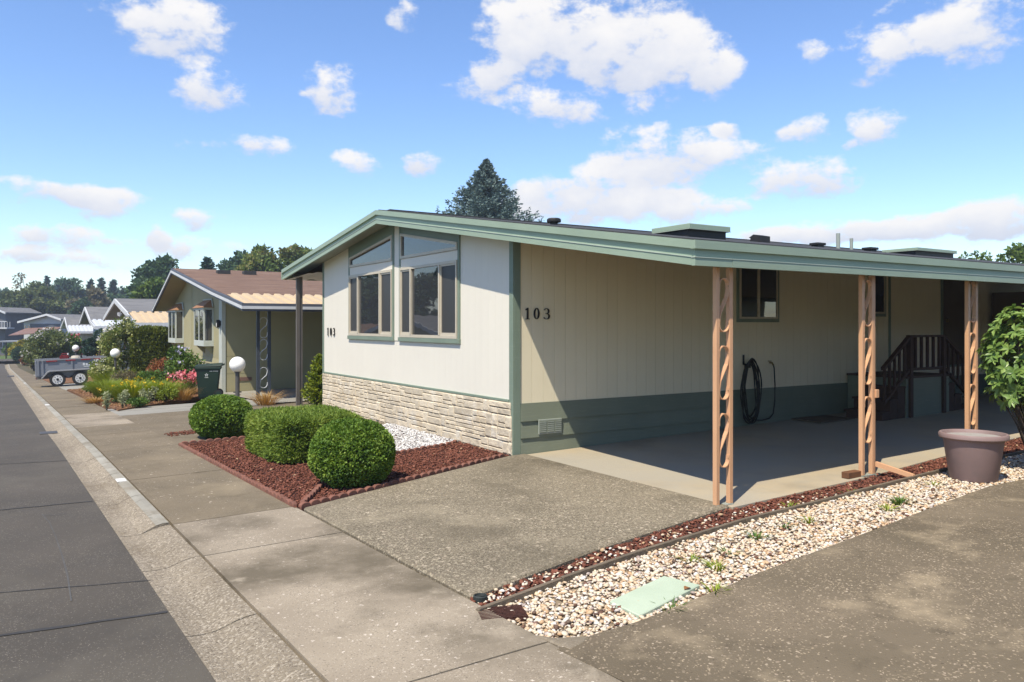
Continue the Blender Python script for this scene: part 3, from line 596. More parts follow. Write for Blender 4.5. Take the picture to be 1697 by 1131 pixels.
def bush(name, label, cat, base, rx, ry, h, n, m, leaf=0.06, seed=6, group=None, petal=None, np_=0, psize=0.06, clump=.3, nclump=26, stems=8, low=.12):
    """loose shrub: stems from the ground, clumps of leaves, optional blossoms on the outside"""
    r = np.random.default_rng(seed); t = thing(name, label, cat, base, group=group)
    d = nrm(r.normal(size=(nclump, 3))); d[:, 2] = np.abs(d[:, 2]) * r.choice([1, 1, -.55], nclump); rad = .45 + .55 * r.random(nclump) ** .5
    Cc = d * rad[:, None] * np.array([rx, ry, h * .5]) * .85 + np.array([0, 0, h * .5]); idx = r.integers(0, nclump, n); dd = nrm(r.normal(size=(n, 3)))
    P = Cc[idx] + dd * (r.random(n) ** .45)[:, None] * np.array([rx, ry, h * .5]) * clump; P[:, 2] = np.maximum(P[:, 2], low * h * r.random(n) + .01)
    leaves(P, dd * .6 + r.normal(size=(n, 3)) * .5 + np.array([0, 0, .2]), leaf * .34, leaf * r.uniform(.7, 1.3, n), 'foliage', m, t, rnd=np.clip(.5 + .22 * r.normal(size=nclump)[idx] + r.normal(0, .18, n), 0, 1))
    mb = MB()
    for i in range(stems):
        e = Cc[i % nclump]; mb.tube([(e[0]*.12, e[1]*.12, 0), (e[0]*.55, e[1]*.55, e[2]*.6), tuple(e)], [.014 * h + .004, .009 * h + .003, .004 * h + .001], 5)
    mb.build('stems', 'bark', t)
    if petal:
        i2 = r.integers(0, nclump, np_); out = nrm(Cc[i2] - np.array([0, 0, h * .4]) + r.normal(0, .3 * rx, (np_, 3))); Pf = Cc[i2] + out * np.array([rx, ry, h * .5]) * clump * r.uniform(.7, 1.05, (np_, 1))
        Pf[:, 2] = np.maximum(Pf[:, 2], .1 * h)
        P = np.repeat(Pf, 6, 0) + r.normal(0, psize * .3, (np_ * 6, 3)); leaves(P, np.repeat(out, 6, 0) * .5 + r.normal(size=P.shape), psize * .35, psize * .8, 'flowers', petal, t)['kind'] = 'stuff'
    return t

# ================================================================== THE SETTING
ys_all = sorted(set([-60, -30, -15, -8] + list(np.arange(-6, 14, 1.0)) + [16, 18, 20, 24, 28, 34, 40, 50, 60, 75, 90, 110, 134, 160, 220, 400, 900]))
xs_all = [-900, -300, -120, -60, -30, -20, -14, -7.5, -5.4, -4, -2, 0, 4, 10, 16, 25, 40, 70, 140, 400, 900]
vs = [(x, y, gz(x, y) - 0.13) for y in ys_all for x in xs_all]; nx_ = len(xs_all)
fs = [(j*nx_+i, j*nx_+i+1, (j+1)*nx_+i+1, (j+1)*nx_+i) for j in range(len(ys_all)-1) for i in range(nx_-1)]
tag(MB().add(vs, fs).build('ground', 'soil'), kind='structure')
ys_r = [y for y in ys_all if -61 < y < 117]
road = tag(sheet('road', lambda y: road_x(y) - 6.6, lambda y: road_x(y) + 0.03, ys_r, 'asphalt', -0.055, nx=3), kind='structure')
cross = tag(sheet('cross_road', lambda y: -60.0, lambda y: -8.0 if y < 0 else 60.0, [103.0, 106, 110.0], 'asphalt', -0.045), kind='structure')
# transverse seams sealed with tar, and a scuffed tyre mark
def strip(name, pts, w, m, top, parent):
    vs, fs = [], []
    for i, (x, y) in enumerate(pts):
        a = pts[max(i-1, 0)]; b = pts[min(i+1, len(pts)-1)]; dx, dy = b[0]-a[0], b[1]-a[1]; l = math.hypot(dx, dy); ww = w * random.uniform(.7, 1.2) / 2
        ox, oy = -dy / l * ww, dx / l * ww; vs += [(x+ox, y+oy, gz(x+ox, y+oy)+top), (x-ox, y-oy, gz(x-ox, y-oy)+top)]
    fs = [(2*i, 2*i+1, 2*i+3, 2*i+2) for i in range(len(pts)-1)]
    return MB().add(vs, fs).build(name, m, parent)
for (pa, pb, w) in (((272, 1003), (0, 1041), .045), ((150, 824), (0, 838), .03), ((110, 758), (0, 764), .022), ((245, 952), (0, 972), .012)):
    (x0, y0), (x1, y1) = G2(*pa), G2(*pb)
    strip('tar_seam', [(x0 + .02 + (x1 - x0) * k * 1.6, y0 + (y1 - y0) * k * 1.6 + random.uniform(-.008, .008)) for k in np.linspace(0, 1, 9)], w, 'tar', -0.050, road)
strip('scuff_mark', [G2(*p) for p in ((118, 985), (112, 945), (104, 915), (92, 880), (82, 858), (70, 845))], .011, 'scuff', -0.0502, road)
strip('scuff_mark', [G2(*p) for p in ((72, 846), (92, 846), (110, 843))], .012, 'scuff', -0.0498, road)

# rolled kerb: separate cast lengths with open joints
kerb = tag(sheet('kerb', lambda y: road_x(y), lambda y: kerb_x(y) + .03, ys_r, 'soil', -0.115), kind='structure')
joints = [-22, -18.5, -15, -11.5, -8.9, -7.3, -5.75, -4.08, -2.42, -1.12, 0.45, 2.1, 3.75, 5.4, 7.05, 8.7, 10.4, 12.1, 13.8, 15.6, 18, 21, 24, 27, 31, 36, 42, 50, 60, 72, 86, 100]
for y0, y1 in zip(joints[:-1], joints[1:]):
    low = y1 < -1.0
    prof = [(0.0, -.052), (.10, -.062), (.20, -.058), (.33, -.020 if low else -.002), (.40, -.006 if low else .014), (.475, .0 if low else .014)]
    vs, fs = [], []; n_ = 4 if y1 - y0 < 4 else 6; yy = np.linspace(y0 + .008, y1 - .008, n_)
    for y in yy:
        ring = [(road_x(y) + o * (kerb_x(y) - .012 - road_x(y)) / .475, z) for o, z in prof]
        ring += [(kerb_x(y) - .012, -.16), (road_x(y), -.16)]
        for x, z in ring: vs.append((x, y, gz(x, y) + z))
    k = len(prof) + 2
    for j in range(n_ - 1):
        for i in range(k): fs.append((j*k+i, j*k+(i+1) % k, (j+1)*k+(i+1) % k, (j+1)*k+i))
    fs += [tuple(range(k))[::-1], tuple((n_-1)*k + i for i in range(k))]
    MB().add(vs, fs).build('kerb_length', 'kerb', kerb)
    if not low:
        vs, fs = [], []
        for y in yy:
            w = kerb_x(y) - .012 - road_x(y)
            for o, z in ((.345, .006), (.405, .018), (.468, .018)): x = road_x(y) + o * w / .475; vs.append((x, y, gz(x, y) + z))
        for j in range(n_ - 1):
            for i in range(2): fs.append((j*3+i, j*3+i+1, (j+1)*3+i+1, (j+1)*3+i))
        MB().add(vs, fs).build('pale_top', 'kerb_top', kerb)

# pavement: cast slabs
walk = tag(sheet('pavement', lambda y: kerb_x(y) + .03, lambda y: walk_x(y), ys_r, 'soil', -0.118), kind='structure')
pj = [-22, -18, -14, -11, -8.8, -7.2, -5.62, -4.08, -2.44, -1.14, 1.55, 4.3, 6.6, 8.25, 9.9, 12.0, 15, 18.5, 22, 25.5, 29, 33, 38, 45, 55, 66, 80, 100]
for i, (y0, y1) in enumerate(zip(pj[:-1], pj[1:])):
    pale = y1 < -1.0 or 7 < y0 < 11; g = .006 if y1 < 12 else .012
    n_ = max(2, int((y1 - y0) / 1.5) + 1); yy = np.linspace(y0 + g, y1 - g, n_)
    poly = [(kerb_x(y) + .016, y) for y in yy] + [(walk_x(y) - .006, y) for y in yy[::-1]]
    n2 = len(poly); lv = random.uniform(-.003, .003)
    vs = [(x, y, gz(x, y) + lv) for x, y in poly] + [(x, y, gz(x, y) - .11) for x, y in poly]
    fs = [(j, j+1, n2-2-j, n2-1-j) for j in range(n_-1)] + [(q, (q+1) % n2, n2 + (q+1) % n2, n2 + q) for q in range(n2)]
    MB().add(vs, fs).build('pavement_slab', 'walk_pale' if pale else 'walk_dark', walk)

# driveways and other paving
BED_L, BED_C, BED_R = (-3.85, 4.26), (-3.55, -1.25), (-0.16, 0.0)
edge_drv = [G2(*p) for p in ((775, 992), (830, 972), (1000, 908), (1190, 845))]
edge_drv[0] = (walk_x(edge_drv[0][1]) + .03, edge_drv[0][1])
drive = slab('driveway', [(walk_x(-1.31) + .03, -1.31), (-.12, -.045), (.165, -.045)] + [(.165, -3.93)] + edge_drv[::-1][1:] , 'drive', .014, .17, bevel=.016)
tag(drive, kind='structure')
slab_edge = [G2(*p) for p in ((1195, 842), (1430, 792), (1560, 757), (1697, 722))]
carport_floor = slab('carport_floor', [(.185, -.05), (18, -.05), (18, -4.1), (9, -4.05)] + slab_edge[::-1][:-1] + [(.185, -3.95)], 'slab', 0.0, .16, bevel=.006)
tag(carport_floor, kind='structure')
gravel_edge = [G2(*p) for p in ((868, 1043), (915, 1055), (985, 1052), (1060, 1030), (1160, 990), (1270, 945), (1450, 878), (1580, 828), (1640, 806), (1697, 795))]
gravel_edge += [(5.6, -5.02), (9, -4.98)]
rd = slab('side_driveway', [(-3.34, -5.74)] + gravel_edge[2:] + [(9, -16), (-3.1, -16), (-3.1, -8)], 'drive_right', .002, .16)
tag(rd, kind='structure')
frag = slab('kerb_fragment', [G2(*p) for p in ((884, 1052), (918, 1058), (978, 1055), (968, 1066), (945, 1078))], 'walk_pale', .006, .1, bevel=.01)
tag(frag, kind='structure')
slab_in = tag(sheet('house_side_parking', lambda y: walk_x(y), lambda y: -.05 if y < 8.4 else 2.5, [4.36, 5.5, 6.5, 7.5, 8.39, 8.41, 9.5, 10.56], 'walk_dark', -.008), kind='structure')
# neighbours' forecourts beyond, following the falling street
def court(name, x0, x1, y0, y1, m, top):
    ys = list(np.linspace(y0, y1, max(2, int((y1-y0)/2)+1))); return tag(sheet(name, (lambda y: walk_x(y) + .0) if x0 is None else (lambda y: x0), lambda y: x1, ys, m, top, nx=2), kind='structure')
court('neighbour_driveway', None, -0.55, 10.55, 11.95, 'pale_drive', -.006)
court('neighbour_carport_floor', -.54, 14, 10.55, 16.9, 'pale_drive', .02)
court('neighbour_parking', None, -0.55, 11.96, 13.1, 'pale_drive', -.004)
court('trailer_driveway', None, 8.0, 26.2, 33.6, 'pale_drive', -.006)
court('next_driveway', None, 8.0, 50.0, 56.0, 'pale_drive', -.006)
court('corner_lawn', -40, -6.2, 110.3, 130, 'lawn', -.02)
court('far_lawn', -5.0, 40, 96, 103, 'lawn', -.03)
court('opposite_pavement', -14.2, -12.5, -40, 100, 'walk_dark', -.02)
court('opposite_lawn', -40, -14.25, -40, 100, 'lawn', -.03)

# ------------------------------------------------------------------ loose ground cover
bed_poly = [BED_L, (-0.05, 4.26), (-.03, 0.05), BED_R, BED_C]
tag(slab('planting_bed', bed_poly, 'mulch_soil', -.012, .1), kind='structure')
wg = [G2(*p) for p in ((640, 756), (748, 737))]
white_poly = [wg[0], wg[1], (-.06, wg[1][1] + .12), (-.06, 4.2), (-1.5, 4.2), (-1.5, 2.4)]
stones('lava_mulch', bed_poly, 27000, .007, .021, 'chip', -.006, 'reddish brown lava rock mulch filling the bed around the clipped shrubs', 'mulch', jag=.4)
stones('white_gravel', white_poly, 5200, .012, .022, 'pebble_white', .012, 'patch of white stone chippings against the stone base of the front wall', 'gravel')
wood_line = [G2(*p) for p in ((790, 1014), (930, 962), (1069, 913), (1235, 862.5), (1400, 821), (1560, 780.5), (1697, 749))]
mulch_poly = [G2(775, 992), G2(830, 972), G2(1000, 908), G2(1190, 845)] + slab_edge[1:] + [(6.2, -4.02), (6.2, -4.5)] + wood_line[::-1]
tag(slab('mulch_strip', mulch_poly, 'mulch_soil', -.03, .09), kind='structure')
stones('mulch_chips', mulch_poly, 5200, .009, .024, 'chip', -.026, 'narrow strip of red brown mulch along the driveway edge', 'mulch', jag=.4, bias=lambda v: v * 1.02)
grav_poly = wood_line + [(6.2, -4.5), (6.2, -5.0), (5.6, -5.02)] + gravel_edge[:-2][::-1]
tag(slab('gravel_bed', grav_poly, 'gravel_soil', -.035, .09), kind='structure')
stones('cream_gravel', grav_poly, 15500, .009, .023, 'pebble', -.026, 'cream and tan pebbles between the timber edging and the right driveway', 'gravel')
k = rng.random(300); w_ = np.array(wood_line); seg = rng.integers(0, 4, 300); pp = w_[seg] + (w_[seg + 1] - w_[seg]) * k[:, None]; pp[:, 1] += rng.uniform(.03, .28, 300)
stones('stray_pebbles', [(-3.3, -4.72), (-3.2, -4.85), (-3.0, -4.7), (-3.1, -4.62)], 25, .009, .02, 'pebble', -.015, 'cream pebbles scattered over the red mulch strip', 'gravel', extra=pp)

stones('driveway_litter', [G2(*p) for p in ((272, 719), (326, 712), (332, 718), (282, 724))], 260, .008, .02, 'chip', .0, 'thin line of spilled red mulch on the dark paving by the far round shrub', 'mulch')
# timber edging
we = thing('timber_edging', 'weathered grey timber edging boards between red mulch and cream gravel', 'edging', (0, 0, 0))
for (x0, y0), (x1, y1) in zip(wood_line[:-1], wood_line[1:]):
    dx, dy = x1-x0, y1-y0; l = math.hypot(dx, dy); ox, oy = -dy / l * .017, dx / l * .017; mb = MB(); z0, z1 = gz(x0, y0), gz(x1, y1); g = .006 / l
    xa, ya, xb, yb = x0 + dx*g, y0 + dy*g, x1 - dx*g, y1 - dy*g; t0 = .022 + random.uniform(-.006, .004); t1 = .022 + random.uniform(-.006, .004)
    mb.add([(xa-ox, ya-oy, z0-.11), (xb-ox, yb-oy, z1-.11), (xb+ox, yb+oy, z1-.11), (xa+ox, ya+oy, z0-.11), (xa-ox, ya-oy, z0+t0), (xb-ox, yb-oy, z1+t1), (xb+ox, yb+oy, z1+t1), (xa+ox, ya+oy, z0+t0)],
           [(0,3,2,1),(4,5,6,7),(0,1,5,4),(1,2,6,5),(2,3,7,6),(3,0,4,7)]); mb.build('board', 'old_wood', we, bevel=.004)

# scalloped concrete edging round the bed: separate scallops
def scallop_mesh(w):
    mb = MB(); n = 8; pts = [(-w/2, -.10)] + [(-w/2 * math.cos(math.pi * i / n), .012 + .038 * math.sin(math.pi * i / n)) for i in range(n + 1)] + [(w/2, -.10)]
    mb.prism(pts, -.026, .026, 1); o = mb.build('scallop', 'edging', None, bevel=.006); me = o.data; bpy.data.objects.remove(o); return me
SC_ME = scallop_mesh(.128)
def edging(label, pts, group='bed edgings', name='scalloped_edging', every=.131):
    t = thing(name, label, 'edging', (pts[0][0], pts[0][1], gz(*pts[0])), group=group)
    for (x0, y0), (x1, y1) in zip(pts[:-1], pts[1:]):
        l = math.hypot(x1-x0, y1-y0); n = max(1, round(l / every)); a = math.atan2(y1-y0, x1-x0)
        for i in range(n):
            k = (i + .5) / n; x, y = x0 + (x1-x0)*k, y0 + (y1-y0)*k; o = bpy.data.objects.new('scallop', SC_ME); col.objects.link(o); o.parent = t
            o.location = (x - pts[0][0], y - pts[0][1], gz(x, y) - gz(*pts[0]) + random.uniform(-.004, .004)); o.rotation_euler = (random.uniform(-.05, .05), 0, a + random.uniform(-.03, .03)); o.scale = (l / n / .131, 1, 1)
    return t
e0 = (BED_C[0] + .03, BED_C[1] + .02); e1 = (BED_R[0], BED_R[1] + .01)
edging('scalloped red edging along the driveway side of the mulch bed', [e0, e1])
edging('low scalloped red edging along the pavement side of the mulch bed', [(BED_C[0] + .0, BED_C[1] + .08), (BED_L[0] + .03, BED_L[1] - .06)])
edging('dark scalloped edging at the far end of the mulch bed by the round shrub', [(BED_L[0] + .05, BED_L[1]), (-.9, 4.27)])
edging('scalloped edging between white chippings and red mulch', [wg[0], wg[1], (-.1, wg[1][1] + .14)])
edging('short scalloped edging cutting across the near corner of the mulch bed', [G2(500, 838), G2(532, 808)])

# ================================================================== THE HOUSE WITH THE CARPORT
house = thing('mobile_home', 'cream single storey home numbered 103 with sage green trim, gable windows and carport', 'house', (0, 0, 0))
RIDGE = 4.1
def zt(y): return 4.03 - (y - RIDGE) * .125 if y > RIDGE else 4.03 - (RIDGE - y) * .1595
YF, YN = 10.16, -4.0
def band(a, b, y0=YF, y1=YN + .03):
    return [(y0, zt(y0) - a), (RIDGE, zt(RIDGE) - a), (y1, zt(y1) - a), (y1, zt(y1) - b), (RIDGE, zt(RIDGE) - b), (y0, zt(y0) - b)]
XB = 17.2
roof = MB().prism(band(-.014, .10, YF - .05, YN + .05), -.372, XB, 0).build('roof', 'dark_roof', house)
MB().prism(band(.095, .165, YF - .05, YN + .05), -.368, .012, 0).build('soffit', 'soffit', roof)
MB().prism(band(.095, .165, YF - .05, YN + .05), .014, XB - .02, 0).build('carport_ceiling', 'ceiling', roof)
MB().prism(band(.0, .085), -.437, -.374, 0).build('upper_fascia', 'sage_light', roof)
MB().prism(band(.084, .166), -.402, -.375, 0).build('recessed_fascia', 'sage_light', roof)
MB().prism(band(.164, .172), -.432, -.376, 0).build('fascia_lip', 'sage_lip', roof)
MB().prism(band(.171, .252), -.424, -.377, 0).build('lower_fascia', 'sage_light', roof)
z0 = zt(YN)
B('upper_fascia', 'sage_light', roof, -.441, XB, YN - .035, YN + .028, z0 - .086, z0)
B('recessed_fascia', 'sage_light', roof, -.406, XB, YN, YN + .027, z0 - .167, z0 - .085)
B('fascia_lip', 'sage_lip', roof, -.436, XB, YN - .030, YN + .026, z0 - .173, z0 - .165)
for xa, xb in ((-.428, .10), (.104, 4.6), (4.604, 9.1), (9.104, 13.6), (13.604, XB)): B('lower_fascia', 'sage_light', roof, xa, xb, YN - .022 - (0.003 if xa > 0 else 0), YN + .025, z0 - .253, z0 - .172)
zf = zt(YF); B('far_fascia', 'sage_light', roof, -.437, XB, YF + .001, YF + .03, zf - .25, zf)
MB().box(-.2, XB, RIDGE - .12, RIDGE + .12, 4.03 - .01, 4.05).build('ridge_cap', 'dark_roof', roof)
# body
MB().prism([(.012, -.3), (8.29, -.3), (8.29, zt(8.29) - .13), (RIDGE, zt(RIDGE) - .13), (.012, zt(.012) - .13)], .0125, 16.8, 0).build('wall_core', 'cream', house)
front = B('front_wall', 'white', house, .006, .0128, .02, 8.28, .78, 2.9)
side = B('side_wall', 'cream', house, .1, 16.8, .006, .0128, .7, 3.2)
GRV = .2032
def wall_top(y): return zt(y) - .15
WIN = ((1.60, 3.96), (4.21, 6.60))
y = .10; i = 0
while y < 8.20:
    y1 = min(y + GRV, 8.235); cuts = [y + .0006, y1 - .0006]
    for a, b in WIN:
        for e in (a, b):
            if y + .01 < e < y1 - .01: cuts.append(e)
    cuts.sort()
    for ya, yb in zip(cuts[:-1], cuts[1:]):
        mid = (ya + yb) / 2; inw = any(a < mid < b for a, b in WIN); zz0 = .80
        tops = (1.60, 1.60) if inw else (wall_top(ya), wall_top(yb))
        MB().prism([(ya, zz0), (yb, zz0), (yb, tops[1]), (ya, tops[0])], 0.0, .0125, 0).build('plank', 'white', front)
    y = y1; i += 1
x = .115
pl_me = None
while x < 13.4:
    if pl_me is None:
        o = MB().box(.002, GRV - .002, 0, .0125, .745, wall_top(0) + .01).build('plank', 'cream', side); pl_me = o.data
    else:
        o = bpy.data.objects.new('plank', pl_me); col.objects.link(o); o.parent = side
    o.location = (x, 0, 0); x += GRV
# corner boards and trims
B('corner_trim', 'sage', house, -.018, .006, -.016, .095, -.02, wall_top(.05), bevel=.003)
B('corner_trim', 'sage', house, .008, .112, -.018, .006, -.02, wall_top(0), bevel=.003)
B('corner_trim', 'sage', house, -.016, .05, 8.235, 8.31, -.25, wall_top(8.3), bevel=.003)
B('base_trim', 'sage', house, -.030, .004, .098, 8.233, .765, .802, bevel=.004)
B('gable_trim', 'white', house, -.010, .004, 3.965, 4.205, 1.59, wall_top(4.1) + .02, bevel=.004)
# lapped skirting boards on the carport side
skirt = B('side_skirt', 'sage_skirt', house, .02, 16.8, .0055, .0125, -.1, .72)
for k in range(4):
    zt_ = .745 - k * .245; zb = zt_ - .262; th = .03
    MB().prism([(.004, zt_), (-.008, zt_), (-.008 - th, zb), (.004, zb)], .113, 16.8, 0).build('skirt_board', 'sage_skirt', skirt)
v = B('foundation_vent', 'galv', house, .41, .83, -.052, -.03, .275, .495, bevel=.004)
for k in range(3):
    B('vent_frame', 'sage_skirt', v, .418 + k*.138, .418 + k*.138 + .126, -.058, -.053, .30, .475)
    for q in range(6): B('vent_slot', 'galv', v, .425 + k*.138, .425 + k*.138 + .112, -.0615, -.0585, .308 + q*.028, .322 + q*.028)
# stone veneer: separate blocks in broken courses
stone_base = B('stone_base', 'mortar', house, -.012, .012, .0, 8.26, -.25, .765)
def stone_block(ya, yb, za, zb):
    nu = 5 if yb - ya > .25 else 3; nv = 3; d = random.uniform(.022, .034); vs, fs = [], []
    for j in range(nv + 1):
        for i in range(nu + 1):
            u, v_ = i / nu, j / nv; edge = i in (0, nu) or j in (0, nv)
            uu = u if i in (0, nu) else (i - .75 if i == 1 else i + .75 if i == nu - 1 else i) / nu; ww = v_ if j in (0, nv) else (j - .6 if j == 1 else j + .6 if j == nv - 1 and nv > 1 else j) / nv
            vs.append((-.012 - (d * .45 if edge else d * random.uniform(.9, 1.12)), ya + .004 + (yb - ya - .008) * uu + (random.uniform(-.002, .002) if 0 < i < nu else 0), za + .004 + (zb - za - .008) * (ww if nv > 2 else v_) + random.uniform(-.0015, .0015)))
    m0 = nu + 1
    for j in range(nv):
        for i in range(nu): fs.append((j*m0+i, j*m0+i+1, (j+1)*m0+i+1, (j+1)*m0+i))
    ring = [i for i in range(nu+1)] + [j*m0+nu for j in range(1, nv+1)] + [nv*m0+i for i in range(nu-1, -1, -1)] + [j*m0 for j in range(nv-1, 0, -1)]
    k0 = len(vs); vs += [(-.011, vs[i][1], vs[i][2]) for i in ring]; n = len(ring)
    for i in range(n): fs.append((ring[i], ring[(i+1) % n], k0 + (i+1) % n, k0 + i))
    o = MB().add(vs, fs).build('stone', 'stone', stone_base)
    for p in o.data.polygons: p.use_smooth = False
bh = .192; ztop = .762
for bnd in range(5):
    zb1 = ztop - bnd * bh; zb0 = zb1 - bh; y = .006 - random.uniform(0, .2)
    while y < 8.24:
        w = random.choice([.16, .18, .22, .34, .42, .5, .62]); a, b = max(y, .004), min(y + w, 8.25); y += w
        if b - a < .04: continue
        if gz(0, (a + b) / 2) - .06 > zb1: continue
        if w < .2: stone_block(a, b, zb0, zb1)
        else:
            sp = random.choice([(1/3, 1), (2/3, 1), (1/3, 2/3, 1), (2/3, 1), (.5, 1)]); pz = 0
            for s in sp:
                if s - pz > .6 or w < .3 or random.random() < .62: stone_block(a, b, zb0 + bh*pz, zb0 + bh*s)
                else: c = a + (b - a) * random.uniform(.35, .65); stone_block(a, c, zb0 + bh*pz, zb0 + bh*s); stone_block(c, b, zb0 + bh*pz, zb0 + bh*s)
                pz = s
# front windows
def front_window(ya, yb, m1, m2, ridge_hi):
    w = thing('gable_window', None, None); w.parent = house
    for k in ('label', 'category'):
        if k in w: del w[k]
    lo_, hi = ya, yb; zl, zh = 1.665, 2.95
    B('sill', 'sage', w, -.045, .004, lo_ - .01, hi + .01, 1.585, 1.662, bevel=.004)
    top = lambda y: wall_top(y) + .02
    for a, b in ((lo_, lo_ + .062), (hi - .062, hi)): MB().prism([(a, 1.664), (b, 1.664), (b, top(b)), (a, top(a))], -.026, .004, 0).build('casing', 'sage', w)
    a, b = lo_ + .064, hi - .064
    ft = lambda y: zt(y) - .40                      # sloped head of the upper light
    MB().prism([(a, ft(a) + .002), (b, ft(b) + .002), (b, top(b)), (a, top(a))], -.020, .004, 0).build('head_casing', 'sage', w)
    MB().prism([(a, zh + .004), (b, zh + .004), (b, 3.115), (a, 3.115)], -.018, .004, 0).build('transom_panel', 'white', w, bevel=.003)
    # upper sloped light
    fw = .048; ob = 3.12
    for poly in ([(a, ob), (b, ob), (b, ob + fw), (a, ob + fw)], [(a, ft(a) - fw), (b, ft(b) - fw), (b, ft(b)), (a, ft(a))],
                 [(a, ob + fw), (a + fw, ob + fw), (a + fw, ft(a + fw) - fw), (a, ft(a) - fw)], [(b - fw, ob + fw), (b, ob + fw), (b, ft(b) - fw), (b - fw, ft(b - fw) - fw)]):
        MB().prism(poly, -.040, .004, 0).build('upper_frame', 'beige_frame', w)
    MB().prism([(a + fw, ob + fw), (b - fw, ob + fw), (b - fw, ft(b - fw) - fw), (a + fw, ft(a + fw) - fw)], -.006, .002, 0).build('pane', 'glass_clear', w)
    # lower slider: narrow, wide, narrow
    for bx in ((a, b, zl, zl + .05), (a, b, zh - .045, zh)): B('frame', 'beige_frame', w, -.046, .004, *bx)
    for c in (a + .016, b - .016): B('frame', 'beige_frame', w, -.046, .004, c - .016, c + .016, zl + .05, zh - .045)
    for c in (m1, m2): B('mullion', 'beige_frame', w, -.052, .004, c - .024, c + .024, zl + .048, zh - .043)
    zb, zc = zl + .05, zh - .045
    B('pane', 'glass', w, -.014, .002, m2 + .024, m1 - .024, zb, zc)
    for p, q in ((a + .032, m2 - .024), (m1 + .024, b - .032)):
        for bx in ((p, q, zb, zb + .045), (p, q, zc - .03, zc), (p, p + .03, zb + .045, zc - .03), (q - .03, q, zb + .045, zc - .03)): B('sash', 'beige_frame', w, -.032, .003, *bx)
        B('screen', 'screen', w, -.016, .002, p + .03, q - .03, zb + .045, zc - .03)
front_window(4.21, 6.60, 6.01, 4.85, True)
front_window(1.60, 3.96, 3.42, 2.28, False)
# house numbers built as solid serif figures
def figure(ch, h):
    def ring(ax, az, bx, bz, cx, cz, n=22):
        o = [(cx + ax*math.cos(t), cz + az*math.sin(t)) for t in np.linspace(0, 2*math.pi, n, endpoint=False)]
        q = [(cx + bx*math.cos(t), cz + bz*math.sin(t)) for t in np.linspace(0, 2*math.pi, n, endpoint=False)]; return o, q
    V, Fc = [], []
    def quadstrip(o, q, closed):
        k = len(V); n = len(o); V.extend(o); V.extend(q)
        for i in range(n if closed else n - 1): Fc.append((k + i, k + (i+1) % n, k + n + (i+1) % n, k + n + i))
    if ch == '0': o, q = ring(.30*h, .5*h, .155*h, .44*h, 0, .5*h); quadstrip(o, q, True)
    elif ch == '1':
        for r in ([(-.075, .05), (.075, .05), (.075, 1), (-.03, 1)], [(-.2, 0), (.2, 0), (.2, .055), (-.2, .055)], [(-.075, .78), (-.2, .80), (-.2, .86), (-.03, 1)]):
            k = len(V); V.extend((a*h, b*h) for a, b in r); Fc.append((k, k+1, k+2, k+3))
    else:
        for (cz, rx_, rz_, t0, t1) in ((.73, .24, .27, 2.75, -1.75), (.27, .29, .29, 1.85, -2.75)):
            ts = np.linspace(t0, t1, 14); wd = [.05 + .095 * max(0, math.cos(t)) for t in ts]; wd[0] = .09 if cz > .5 else .05; wd[-1] = .10 if cz < .5 else .05
            o = [((-.02 + (rx_ + w/2) * math.cos(t))*h, (cz + (rz_ + w * .25 - .03) * math.sin(t))*h) for t, w in zip(ts, wd)]
            q = [((-.02 + (rx_ - w/2) * math.cos(t))*h, (cz + (rz_ - w * .25 - .05) * math.sin(t))*h) for t, w in zip(ts, wd)]; quadstrip(o, q, False)
    return V, Fc
def number(txt, h, place, parent):
    for ch, off in zip(txt, place[2]):
        V, Fc = figure(ch, h); me = bpy.data.meshes.new('digit'); n = len(V)
        if place[0] == 'side': P = [(off + a, -.024, place[1] + b) for a, b in V] + [(off + a, -.006, place[1] + b) for a, b in V]
        else: P = [(-.024, off - a * .88, place[1] + b) for a, b in V] + [(-.006, off - a * .88, place[1] + b) for a, b in V]
        bm = bmesh.new(); vv = [bm.verts.new(p) for p in P]
        ed = {}
        for f in Fc:
            bm.faces.new([vv[i] for i in f]); bm.faces.new([vv[i + n] for i in f][::-1])
            for i in range(len(f)): e = tuple(sorted((f[i], f[(i+1) % len(f)]))); ed[e] = ed.get(e, 0) + 1
        for (a, b), c in ed.items():
            if c == 1: bm.faces.new((vv[a], vv[b], vv[b + n], vv[a + n]))
        bmesh.ops.recalc_face_normals(bm, faces=bm.faces); bm.to_mesh(me); bm.free(); link_mesh('digit', me, 'black', parent)
number('103', .168, ('side', 1.975, (.235, .395, .575)), house)
number('103', .178, ('front', 1.645, (7.93, 7.73, 7.53)), house)
# windows and door on the carport wall
def side_window(x0, x1, za, zb, mull=None, name='side_window'):
    w = B(name, 'sage', house, x0 - .06, x1 + .06, -.018, .004, za - .06, zb + .06, bevel=.004)
    for bx in ((x0, x1, za, za + .035), (x0, x1, zb - .035, zb), (x0, x0 + .035, za + .035, zb - .035), (x1 - .035, x1, za + .035, zb - .035)): B('frame', 'beige_frame', w, bx[0], bx[1], -.036, -.0185, bx[2], bx[3])
    if mull: B('mullion', 'beige_frame', w, mull - .03, mull + .03, -.038, -.0185, za + .035, zb - .035)
    B('pane', 'glass_clear', w, x0 + .035, x1 - .035, -.024, -.0187, za + .035, zb - .035)
side_window(4.73, 5.74, 2.0, 2.98, 5.22)
side_window(8.60, 9.08, 2.12, 2.98)
B('wall_batten', 'sage', house, 9.24, 9.31, -.014, .004, .75, 3.2)
d = B('side_door', 'sage', house, 8.0 + 3.2, 12.2, -.02, .004, .95, 3.02); B('door_leaf', 'shed', d, 11.28, 12.12, -.03, -.0205, 1.0, 2.95); B('door_handle', 'brass', d, 11.36, 11.40, -.07, -.031, 1.95, 2.02)
